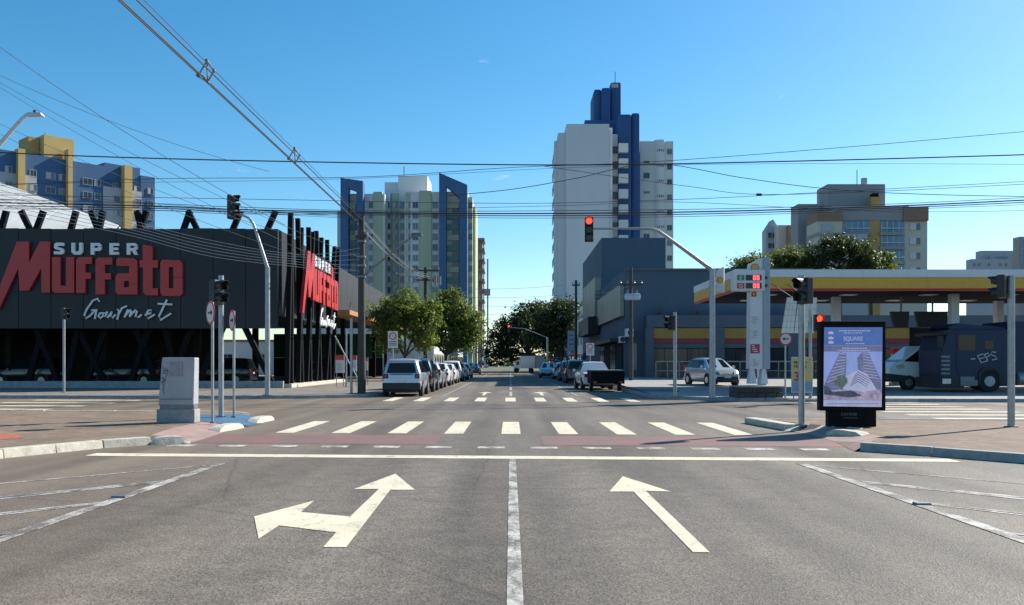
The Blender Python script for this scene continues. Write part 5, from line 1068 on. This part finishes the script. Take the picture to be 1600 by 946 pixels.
ps = pprint('poster', [(88, 108), (542, 108), (535, 728), (82, 722)], 'poster_sky', .004, t)
pprint('print_top', [(88, 108), (542, 108), (541, 248), (86, 248)], 'poster_top', .006, ps); pprint('print_band', [(86, 250), (541, 250), (540, 297), (86, 297)], 'poster_band', .006, ps)
pprint('print_tower', [(212, 300), (262, 312), (256, 480), (200, 600), (90, 640), (92, 545)], 'poster_tower', .006, ps); pprint('print_tower', [(345, 345), (382, 302), (432, 308), (530, 520), (532, 640), (400, 600), (352, 450)], 'poster_tower', .006, ps)
pprint('print_podium', [(256, 490), (350, 440), (420, 470), (500, 600), (500, 650), (200, 650), (220, 560)], 'poster_light', .008, ps)
for i in range(5): pprint('print_podium', [(290 + i * 8, 560 - i * 18), (350, 525 - i * 18), (420 + i * 8, 570 - i * 14), (420 + i * 8, 574 - i * 14), (350, 531 - i * 18), (290 + i * 8, 566 - i * 18)], 'poster_dark', .010, ps)
pprint('print_palm', [(175, 560), (160, 530), (185, 510), (190, 485), (215, 480), (245, 485), (270, 510), (268, 540), (240, 570), (222, 600), (214, 600), (205, 565)], 'poster_palm', .010, ps)
pprint('print_street', [(86, 600), (250, 590), (390, 610), (534, 590), (534, 676), (86, 672)], 'poster_pink', .012, ps); pprint('print_trees', [(86, 560), (120, 570), (150, 610), (300, 600), (380, 640), (290, 655), (86, 630)], 'poster_dark', .014, ps); pprint('print_footer', [(84, 676), (535, 680), (535, 728), (82, 722)], 'poster_light', .008, ps)
for k in range(9):
    a = k / 9; pprint('print_floor_line', [(214 - 120 * a, 310 + 250 * a), (258 - 20 * a, 318 + 190 * a), (258 - 20 * a, 322 + 190 * a), (212 - 120 * a, 315 + 250 * a)], 'poster_light', .008, ps); pprint('print_floor_line', [(390 + 5 * a, 312 + 200 * a), (434 + 92 * a, 318 + 210 * a), (436 + 92 * a, 323 + 210 * a), (390 + 5 * a, 317 + 200 * a)], 'poster_light', .008, ps)
c = PX(312, 212); text_obj('SQUARE', .13, 'poster_light', ps, (c[0], Y - .009, c[1]), 0, .001, .001, 'print_lettering', 'CENTER', .85)
for yy, x0_, x1_, h_ in ((132, 200, 430, 7), (150, 240, 385, 6), (232, 258, 385, 6), (267, 225, 405, 8), (284, 195, 425, 8), (700, 110, 500, 6)):
    x_ = x0_; rd = random.Random(int(yy))
    while x_ < x1_: w_ = rd.uniform(9, 26); pprint('print_text', [(x_, yy), (x_ + w_, yy), (x_ + w_, yy + h_), (x_, yy + h_)], 'poster_light' if yy != 700 else 'poster_band', .009, ps); x_ += w_ + 5
for yy in (152, 192, 225): pprint('print_icon', [(118, yy - 6), (140, yy - 13), (162, yy - 4), (158, yy + 10), (122, yy + 10)], 'poster_light', .009, ps)
M('faint_print', (.13, .14, .16), .5)
c = PX(285, 795); text_obj('CAMOBI', .085, 'faint_print', t, (c[0], Y + .028, c[1]), 0, .001, 0, 'lettering', 'CENTER', 1.1); c = PX(296, 818); text_obj('LUMINOSOS', .045, 'faint_print', t, (c[0], Y + .028, c[1]), 0, .001, 0, 'lettering', 'CENTER', 1.2)
# ---------------------------------------------------------------- price totem
Y = 36.; t = thing('price_totem', 'tall white fuel price totem with red digits and a scallop emblem', 'totem', (gX(1190, Y), Y, PH))
M('totem_white', (.60, .63, .66), .4, .05, .04); M('totem_blue', (.30, .36, .42), .45, .05, .06); M('panel_green', (.02, .22, .16), .5); M('panel_red', (.45, .03, .06), .5); M('panel_dark', (.02, .03, .04), .3); M('digit_red', (.9, .05, .05), .4, emit=5., ecol=(1, .04, .05))
m = MB(); m.prism([(gX(a, Y), gZ(b2, Y)) for a, b2 in ((1171, 577), (1173, 412), (1192, 402.5), (1192, 577))], (0, Y, 0), (1, 0, 0), (0, 0, 1), (0, .55, 0)); m.build('body', 'totem_white', t, bevel=.015)
m = MB(); m.prism([(gX(a, Y), gZ(b2, Y)) for a, b2 in ((1192.1, 577), (1192.1, 402.4), (1198, 401), (1203, 404), (1203, 577))], (0, Y - .04, 0), (1, 0, 0), (0, 0, 1), (0, .6, 0)); m.build('side_rib', 'totem_blue', t, bevel=.015)
m = MB(); m.box(gX(1146, Y), Y - .12, gZ(455, Y), gX(1194, Y), Y + .45, gZ(422, Y)); m.build('price_box', 'totem_white', t, bevel=.03)
for py, mt, ch in ((430.5, 'panel_green', 'E'), (443, 'panel_red', 'G')):
    m = MB(); m.box(gX(1150.5, Y), Y - .14, gZ(py + 8.5, Y), gX(1161.5, Y), Y - .115, gZ(py, Y)); p = m.build('fuel_tile', mt, t); text_obj(ch, .22, 'white_sign', p, (gX(1156, Y), Y - .142, gZ(py + 7.3, Y)), 0, .002, .004, 'letter', 'CENTER')
    m = MB(); m.box(gX(1164, Y), Y - .14, gZ(py + 8.5, Y), gX(1188.5, Y), Y - .115, gZ(py, Y)); p = m.build('display', 'panel_dark', t); m = MB()
    for q in (1175.5, 1181): 
        m.box(gX(q, Y), Y - .15, gZ(py + 7.5, Y), gX(q + 3.6, Y), Y - .141, gZ(py + 6.3, Y)).box(gX(q, Y), Y - .15, gZ(py + 2, Y), gX(q + 3.6, Y), Y - .141, gZ(py + 1, Y)).box(gX(q, Y), Y - .15, gZ(py + 6.2, Y), gX(q + 1, Y), Y - .141, gZ(py + 2.1, Y)).box(gX(q + 2.6, Y), Y - .15, gZ(py + 6.2, Y), gX(q + 3.6, Y), Y - .141, gZ(py + 2.1, Y))
    m.build('digits', 'digit_red', p); m = MB(); m.disc((gX(1196, Y), Y - .06, gZ(py + 4, Y)), .065, (0, -1, 0), 14, .03); m.build('knob', 'panel_dark', t)
def scallop(par, cx, cz, s_, yy):
    pts = [(-.22, -.5), (.22, -.5), (.28, -.36)] + [(.5 * math.cos(a) * (1 + .05 * math.cos(14 * a)), .5 * math.sin(a) * (1 + .05 * math.cos(14 * a))) for a in [R(-20 + 220 * i / 22) for i in range(23)]] + [(-.28, -.36)]
    m = MB(); m.prism([(a * s_ * 1.16, b2 * s_ * 1.16) for a, b2 in pts], (cx, yy, cz), (1, 0, 0), (0, 0, 1), (0, -.012, 0)); e = m.build('emblem', 'shell_red', par); m = MB(); m.prism([(a * s_, b2 * s_) for a, b2 in pts], (cx, yy - .013, cz), (1, 0, 0), (0, 0, 1), (0, -.006, 0)); m.build('emblem_face', 'shell_yellow', e)
scallop(t, gX(1179.5, Y), gZ(419, Y), .30, Y - .005); m = MB(); m.box(gX(1174, Y), Y - .02, gZ(464, Y), gX(1182, Y), Y + .01, gZ(456.5, Y)); m.build('small_tile', 'shell_red', t); scallop(t, gX(1178, Y), gZ(460, Y), .1, Y - .022)
for py0, py1, mt in ((494, 512, 'totem_blue'), (516, 530, 'totem_blue'), (538, 552.5, 'panel_red'), (560, 574, 'totem_blue')):
    m = MB(); m.box(gX(1172.5, Y), Y - .012, gZ(py1, Y), gX(1187, Y), Y + .01, gZ(py0, Y)); p = m.build('notice', 'white_sign' if mt == 'totem_blue' else mt, t)
    m = MB(); rd = random.Random(py0)
    for q in range(4): a = 1174 + rd.uniform(0, 3); m.box(gX(a, Y), Y - .016, gZ(py0 + 3 + q * 3, Y), gX(a + rd.uniform(4, 8), Y), Y - .012, gZ(py0 + 1.6 + q * 3, Y))
    m.build('notice_text', 'totem_blue' if mt == 'totem_blue' else 'white_sign', p)
for px in (1174, 1192): m = MB(); m.frustum(gX(px - 3, Y), Y + .05, gX(px + 9, Y), Y + .5, gZ(600, Y), gZ(577, Y), .08, .05); m.build('foot', 'totem_white', t)
t = thing('planter', 'low dark stone planter wall at the foot of the price totem', 'planter', (gX(1187, 35.4), 35.5, PH))
x0, x1 = gX(1152, 35.4), gX(1224, 35.4); x = x0
for r_ in range(2):
    x = x0
    while x < x1 - .05: w_ = min(random.uniform(.3, .5), x1 - x); m = MB(); m.box(x, 35.4 + r_ * .01, PH + r_ * .21, x + w_ - .012, 36.75, PH + .2 + r_ * .21); m.build('stone', 'pole_concrete', t, bevel=.015); x += w_
m = MB(); m.box(x0 - .03, 35.36, PH + .42, x1 + .03, 36.8, PH + .47); m.build('coping', 'kerb_grey', t)
# blade sign on the mast at left of totem
Y = 35.3; t = thing('blade_sign', 'small white blade sign with a scallop emblem before the canopy corner', 'sign', at(1127, 440, Y)); m = MB(); m.add([at(1119, 423, Y), at(1131, 417, Y), at(1131, 458, Y), at(1119, 456, Y), at(1120, 423, Y + .2), at(1132, 417, Y + .2), at(1132, 458, Y + .2), at(1120, 456, Y + .2)], [(0, 1, 2, 3), (4, 5, 6, 7), (0, 1, 5, 4), (1, 2, 6, 5), (2, 3, 7, 6), (3, 0, 4, 7)]); m.build('plate', 'white_sign', t); scallop(t, gX(1125, Y), gZ(438, Y), .22, Y - .01)
m = MB(); m.box(gX(1116, Y), Y + .05, gZ(440, Y), gX(1120, Y), Y + .12, gZ(438, Y)); m.build('bracket', 'galv_dark', t)
# white gridded panels hung before the canopy
Y = 39.; t = thing('gridded_banner', 'pair of slanted white gridded panels hanging behind the hooded signal', 'banner', at(1250, 495, Y))
for q, (a0, a1, b0, b1) in enumerate(((1230, 1246, 1221, 1240), (1248, 1277, 1241, 1272))):
    A, B, C_, D_ = at(a0, 465, Y), at(a1, 465, Y), at(b1, 521, Y), at(b0, 521, Y)
    for i in range(3):
        for j in range(6):
            def bl(u, v): return (A * (1 - u) + B * u) * (1 - v) + (D_ * (1 - u) + C_ * u) * v
            e = .03; pts = [bl((i + e) / 3, (j + e) / 6), bl((i + 1 - e) / 3, (j + e) / 6), bl((i + 1 - e) / 3, (j + 1 - e) / 6), bl((i + e) / 3, (j + 1 - e) / 6)]
            m = MB(); dv = Vector((0, .05, 0)); m.add(pts + [p + dv for p in pts], [(0, 1, 2, 3), (4, 5, 6, 7), (0, 1, 5, 4), (1, 2, 6, 5), (2, 3, 7, 6), (3, 0, 4, 7)]); m.build('panel', 'roof_white', t)
    m = MB(); pts = [p + Vector((0, .04, 0)) for p in (A, B, C_, D_)]; m.add(pts + [p + Vector((0, .05, 0)) for p in pts], [(0, 1, 2, 3), (4, 5, 6, 7), (0, 1, 5, 4), (1, 2, 6, 5), (2, 3, 7, 6), (3, 0, 4, 7)]); m.build('backing', 'galv', t)
    m = MB(); m.tube([(A + B) / 2, (A + B) / 2 + Vector((0, 3.2, .9))], .02, 5); m.build('hanger', 'galv_dark', t)
# price board
Y = 33.2; t = thing('price_board', 'yellow price board with a big number 3 on the far right kerb', 'board', (gX(1254, Y), Y, PH)); x0, x1, z0, z1 = gX(1237, Y), gX(1270, Y), gZ(614, Y), gZ(558, Y)
M('board_yellow', (.62, .46, .16), .55, var=.12, scale=6); M('board_blue', (.20, .32, .45), .55)
m = MB(); m.box(x0, Y, z0, x1, Y + .06, z1); m.build('frame', 'white_sign', t); m = MB(); m.box(x0 + .03, Y - .012, z0 + .42, x1 - .03, Y, z1 - .04); m.build('print_area', 'board_yellow', t); m = MB(); m.box(x0 + .03, Y - .012, z0 + .04, x1 - .03, Y, z0 + .415); m.build('print_area', 'board_blue', t)
text_obj('3', .46, 'panel_red', t, (x0 + .08, Y - .015, z0 + .45), 0, .002, .014, 'lettering'); text_obj('PROMO', .14, 'sign_black', t, (x0 + .07, Y - .015, z1 - .26), 0, .002, .004, 'lettering'); text_obj('TROCA', .14, 'sign_black', t, (x0 + .07, Y - .015, z1 - .41), 0, .002, .004, 'lettering')
for x in (x0 + .08, x1 - .08): m = MB(); m.tube([(x, Y + .03, PH), (x, Y + .03, z0 + .05)], .025, 6); m.build('leg', 'galv_dark', t)
m = MB(); m.box(x0 - .1, Y - .2, PH, x1 + .12, Y + .3, PH + .05); m.build('base', 'kerb_grey', t)
# red and white boards under the supermarket
for px, py, w, h, Y, l_ in ((531, 569, 13.5, 28, 53., 'white board with red heading nearest the leaning posts'), (552.5, 568, 10, 25, 55., 'narrower white board with red heading left of the utility pole'), (573, 569, 4, 20, 57., 'sliver of white board showing right of the utility pole')):
    X = gX(px, Y); z = gZ(py, Y); wm, hm = w * Y / F, h * Y / F; t = thing('poster_board', l_, 'board', (X, Y, PH), 'boards under the supermarket'); m = MB(); m.box(X - wm / 2, Y, z - hm / 2, X + wm / 2, Y + .05, z + hm / 2); p = m.build('panel', 'white_sign', t); m = MB(); m.box(X - wm / 2, Y - .008, z + hm * .22, X + wm / 2, Y, z + hm / 2); m.build('heading', 'sign_red', p); m = MB()
    for k in range(4): m.box(X - wm * .35, Y - .008, z - hm * (.02 + k * .11), X + wm * (.1 + .08 * (k % 3)), Y - .001, z + hm * (.03 - k * .11))
    m.build('text_lines', 'totem_blue', p)
    for s_ in (-.4, .4): m = MB(); m.tube([(X + wm * s_, Y + .03, PH), (X + wm * s_, Y + .03, z - hm / 2 + .02)], .025, 6); m.build('leg', 'galv_dark', t)
# shop signs, banners and a red sign down the right side
def slab(name, label, cat, px0, px1, py0, py1, Y, mat, foot=True, base=PH + .1):
    t = thing(name, label, cat, (gX((px0 + px1) / 2, Y), Y, base)); m = MB(); m.box(gX(px0, Y), Y, gZ(py1, Y), gX(px1, Y), Y + .12, gZ(py0, Y)); p = m.build('plate', mat, t)
    if foot: m = MB(); xx = gX((px0 + px1) / 2, Y); m.tube([(xx, Y + .06, base), (xx, Y + .06, gZ(py1, Y))], .04, 6); m.build('post', 'galv_dark', t)
    m = MB()
    for k in range(3): yy = py0 + (py1 - py0) * (.2 + .22 * k); m.box(gX(px0 + (px1 - px0) * .2, Y), Y - .01, gZ(yy + (py1 - py0) * .08, Y), gX(px1 - (px1 - px0) * .2, Y), Y, gZ(yy, Y))
    m.build('print', 'board_blue' if mat != 'sign_red' else 'white_sign', p); return t
slab('shop_banner', 'upright pale banner sign left of the tall dark pole', 'sign', 887, 898, 517, 548, 96., 'white_sign'); slab('shop_banner', 'small red sign under the dark tree on the right', 'sign', 859, 868, 559, 572, 108., 'sign_red')
M('flag_blue', (.06, .10, .26), .7)
for px, s_, l_ in ((905, 1, 'blue feather flag right of the tall dark pole'), (893, -1, 'blue feather flag left of the tall dark pole')):
    Y = 88.; t = thing('feather_flag', l_, 'flag', (gX(px, Y), Y, PH + .1), 'feather flags by the shops'); m = MB(); m.tube([(gX(px, Y), Y, PH + .1), at(px + s_ * 4, 560, Y), at(px + s_ * 11, 545, Y)], .03, 6); m.build('staff', 'galv_dark', t); m = MB(); A, B = at(px, 566, Y), at(px + s_ * 12, 545, Y); m.add([A, B, B + Vector((.1, .05, -.7)), A + Vector((.45 * s_, .1, -.2)), A + Vector((0, .04, 0)), B + Vector((0, .04, 0)), B + Vector((.1, .09, -.7)), A + Vector((.45 * s_, .14, -.2))], [(0, 1, 2, 3), (4, 5, 6, 7), (0, 1, 5, 4), (1, 2, 6, 5), (2, 3, 7, 6), (3, 0, 4, 7)]); m.build('cloth', 'flag_blue', t)
# ---------------------------------------------------------------- utility poles
M('insulator', (.30, .27, .26), .3); M('transformer', (.42, .50, .58), .45, .3)
def upole(label, px, Y, top, base, r=.15, arms=(), X=None):
    X = gX(px, Y) if X is None else X; t = thing('utility_pole', label, 'pole', (X, Y, base), 'utility poles'); m = MB(); m.tube([(X, Y, base - .02), (X, Y, top)], [r, r * .72], 10); m.build('pole', 'pole_concrete', t, smooth=True)
    for z, w in arms:
        m = MB(); m.box(X - w / 2, Y - .06, z - .06, X + w / 2, Y + .06, z + .06); a = m.build('crossarm', 'pole_concrete', t)
        for k in (-.45, -.15, .15, .45): m = MB(); m.tube([(X + w * k, Y, z + .06), (X + w * k, Y, z + .12), (X + w * k, Y, z + .16), (X + w * k, Y, z + .26)], [.05, .07, .045, .05], 8); m.build('insulator', 'insulator', a)
    return t, X
t, X = upole('dark utility pole carrying the street lamp arm, beside the supermarket', 565, 40.8, gZ(338, 40.8), PH, .19, ((gZ(370, 40.8), .5),))
for z in (7.0, 6.3, 5.9, 5.4): m = MB(); m.tube([(X, 40.8, z), (X, 40.8, z + .09)], .2, 10); m.build('clamp', 'galv_dark', t)
m = MB(); m.tube([(X + .1, 40.8, gZ(432, 40.8)), at(600, 405, 40.6), at(632, 379, 40.4), at(645, 370, 40.3)], [.05, .045, .04, .035], 8); ar = m.build('lamp_arm', 'galv_dark', t, smooth=True)
m = MB(); c = at(651, 367.5, 40.25); m.frustum(c.x - .28, c.y - .12, c.x + .28, c.y + .12, c.z - .05, c.z + .09, .08, .05); m.build('lamp_head', 'galv_dark', ar, bevel=.02)
t, X = upole('pole with crossarm and transformer cluster behind the left trees', 665, 76, gZ(418, 76), PH, .19, ((gZ(423, 76), 2.4), (gZ(438, 76), 1.4)))
for k in range(3): m = MB(); m.tube([(X + .5 + k * .35, 76, gZ(446, 76)), (X + .5 + k * .35, 76, gZ(432, 76))], .11, 10); m.build('transformer', 'insulator', t, smooth=True)
m = MB(); m.tube([(X, 76, gZ(440, 76)), at(640, 432, 75.5), at(620, 428, 75)], .03, 6); ar = m.build('lamp_arm', 'galv_dark', t); m = MB(); c = at(615, 427.5, 75); m.frustum(c.x - .35, c.y - .12, c.x + .3, c.y + .12, c.z - .05, c.z + .1, .1, .05); m.build('lamp_head', 'galv_dark', ar)
t, X = upole('pole with pale transformer in front of the blue grey building', 986, 58, gZ(418, 58), PH + .2, .14, ((gZ(445, 58), 1.5),)); m = MB(); c = at(988, 464, 57.7); m.cbox(c, (1.0, .5, .42)); m.build('transformer', 'transformer', t, bevel=.1)
for k in range(3): m = MB(); m.tube([c + Vector((-.3 + k * .3, 0, .2)), c + Vector((-.3 + k * .3, 0, .45))], [.05, .03], 8); m.build('bushing', 'insulator', t)
upole('tall thin dark pole before the white shop front on the right', 900, 84, gZ(438, 84), PH + .1, .15, ((gZ(446, 84), .7),))
upole('slim pole at the far left end of the street', 744, 130, 9.2, PH, .15, ((8.8, 1.8),)); upole('pole behind the viewpoint carrying the spaced cables', 0, 1.0, 9.3, PH, .17, ((8.9, .5),), X=-9.6)
# street lamp top left
Y = 22.; t = thing('street_lamp', 'white curved street lamp arm reaching in at the upper left', 'street lamp', (gX(-75, Y), Y, PH)); X = gX(-75, Y); m = MB(); m.tube([(X, Y, PH), (X, Y, 4.0), (X, Y, gZ(300, Y))], [.11, .09, .07], 12); m.build('pole', 'white_sign', t, smooth=True)
m = MB(); m.tube([(X, Y, gZ(302, Y)), at(-25, 255, Y), at(0, 225, Y), at(22, 200, Y), at(36, 184, Y), at(43, 179, Y)], [.07, .055, .05, .045, .042, .04], 10); m.build('arm', 'white_sign', t, smooth=True)
m = MB(); c = at(54, 179.5, Y); m.frustum(c.x - .2, c.y - .1, c.x + .22, c.y + .1, c.z - .035, c.z + .045, .05, .04); m.build('lamp_head', 'white_sign', t, bevel=.012); m = MB(); m.tube([c + Vector((0, 0, .04)), c + Vector((0, 0, .11))], .035, 8); m.build('sensor', 'sign_black', t)
# ---------------------------------------------------------------- overhead wires
def wire(label, p, q, sag=.4, r=.012, mat='wire', group='overhead cables', n=22):
    p, q = Vector(p), Vector(q); m = MB(); m.tube([p.lerp(q, i / n) - Vector((0, 0, sag * 4 * (i / n) * (1 - i / n))) for i in range(n + 1)], r, 5); return tag(m.build('overhead_cable', mat), label, 'cable', group)
for k, (dx, dz, r) in enumerate(((-.16, -.10, .016), (-.05, -.16, .016), (.12, -.05, .016), (.05, .14, .008))):
    wire(('left lower', 'bottom', 'right', 'thin topmost')[k] + ' spaced cable running from the upper left to the utility pole', (-6.85 + dx, 1.0, 8.12 + dz), (-6.85 + dx, 40.7, 8.05 + dz), .0, r, 'wire', 'spaced cables over the left pavement')
    wire(('left lower', 'bottom', 'right', 'thin topmost')[k] + ' cable continuing down the left side above the parked cars', (-6.85 + dx, 41, 8.0 + dz), (-7.1 + dx, 75.9, 8.9 + dz), .5, r * 1.2, 'wire_light', 'cables above the parked cars')
for i, Ys in enumerate((20.2, 28.4)):
    z = 8.08; t = thing('cable_spacer', ('pale diamond spacer holding the cables, the upper one', 'pale diamond spacer holding the cables, the lower one')[i], 'spacer', (-6.85, Ys, z), 'cable spacers')
    m = MB(); P_ = [Vector((-6.85 + a, Ys, z + b2)) for a, b2 in ((.0, .24), (.16, .02), (.02, -.24), (-.2, -.1))]
    for a, b2 in zip(P_, P_[1:] + P_[:1]): m.tube([a, b2], .022, 6)
    m.tube([P_[0], P_[2]], .02, 6); m.build('frame', 'insulator', t)
    for p in P_: m = MB(); m.tube([p - Vector((0, .05, 0)), p + Vector((0, .05, 0))], .034, 8); m.build('clip', 'galv_dark', t)
YW = 39.5
def w2(label, pts, r=.014, mat='wire', Y=YW, sag=0., group='overhead cables'):
    if len(pts) == 2: return wire(label, at(*pts[0], Y), at(*pts[1], Y), sag, r, mat, group)
    P_ = [at(a, b2, Y) for a, b2 in pts]; Q = []
    for i in range(len(P_) - 1):                                  # smooth catenary-like run through the measured points
        p0, p1, p2, p3 = P_[max(i - 1, 0)], P_[i], P_[i + 1], P_[min(i + 2, len(P_) - 1)]
        for k in range(8):
            t = k / 8; Q.append(.5 * ((2 * p1) + (p2 - p0) * t + (2 * p0 - 5 * p1 + 4 * p2 - p3) * t * t + (3 * p1 - p0 - 3 * p2 + p3) * t ** 3))
    Q.append(P_[-1]); m = MB(); m.tube(Q, r, 5); return tag(m.build('overhead_cable', mat), label, 'cable', group)
w2('highest level cable crossing the whole view above the roofs', [(-120, 232), (100, 243), (420, 252), (865, 258), (1200, 253), (1600, 242), (1750, 236)], .028)
w2('thin cable just under the highest one, rising to the far right', [(-120, 296), (230, 280), (560, 277), (800, 262), (1020, 253), (1300, 232), (1600, 206), (1750, 194)], .013)
w2('thin level cable at the height of the white tower balconies', [(-120, 288), (240, 285), (560, 279), (900, 262), (1250, 256), (1750, 258)], .008)
w2('slack cable dipping from the white tower towards the beige building', [(700, 306), (800, 296), (900, 279), (1020, 256), (1160, 278), (1290, 295), (1450, 304), (1750, 310)], .016)
w2('slack cable ending in a small joint right of the white tower', [(850, 260), (960, 276), (1080, 292), (1186, 304), (1400, 298), (1750, 280)], .012)
m = MB(); m.tube([at(1182, 304.5, YW - .05), at(1190, 304.5, YW - .05)], .06, 8); tag(m.build('cable_joint', 'wire'), 'small dark cable joint in the sky right of the white tower', 'cable joint')
for k, (dy, r) in enumerate(((0, .03), (3.5, .022), (-4, .014), (7, .012))):
    w2(('thickest cable of the bundle at the height of the red light', 'second thick cable of the bundle just below the thickest', 'thin cable just above the thick bundle', 'thin lowest cable of the thick bundle')[k], [(-150, 314 + dy * 1.6), (230, 322 + dy), (350, 327 + dy), (560, 332 + dy * .6), (800, 334 + dy), (1100, 331 + dy), (1400, 322 + dy * .8), (1600, 313 + dy), (1750, 306 + dy)], r, group='cable bundle at red light height')
w2('thin cable crossing the middle of the white tower', [(-100, 303), (420, 312), (800, 318), (1060, 312), (1300, 300), (1750, 276)], .012); w2('thin cable a little below the middle of the white tower', [(700, 326), (900, 321), (1060, 316), (1400, 331), (1750, 326)], .010)
for k, (a, b2) in enumerate((((-60, 30), (445, 352)), ((-60, 90), (420, 268)), ((-60, 95), (560, 402)), ((-60, 100), (545, 425)), ((-60, 165), (470, 372)), ((-60, 180), (500, 410)))):
    w2(('steep thin cable from the upper left crossing above the left signal', 'thin cable from the left edge ending near the highest level cable', 'upper of two close cables slanting over the blue apartment block', 'lower of two close cables slanting over the blue apartment block', 'thin slanting cable passing below the lamp head', 'lowest slanting cable over the yellow pilasters')[k], [a, b2], .009 if k else .012, 'galv_dark', 36., .35)
for k in range(6):
    w2(('first', 'second', 'third', 'fourth', 'fifth', 'sixth')[k] + ' from the top of the pale service wires drooping across the black facade', [(-80, 268 + k * 9), (180, 338 + k * 5), (330, 376 + k * 5), (470, 398 + k * 4), (562, 388 + k * 9)], .010, 'wire_light', 39., group='service wires over the facade')
for k in range(3): w2(('upper', 'middle', 'lower')[k] + ' faint wire across the blue apartment block', [(-80, 296 + k * 13), (120, 309 + k * 9), (330, 325 + k * 3), (560, 338 + k * 2)], .009, 'wire', 39.3)
for k in range(4): Yq = 150.; w2(('top', 'second', 'third', 'lowest')[k] + ' far thin wire across the sky gap above the end trees', [(740, 452 + k * 13), (880, 446 + k * 15)], .022, 'wire', Yq, .2)
for k in range(3): wire(('upper', 'middle', 'lower')[k] + ' wire running down the right side past the blue grey building', at(986, 446 + k * 6, 58), at(900, 450 + k * 6, 84), .5, .014, 'wire_light')
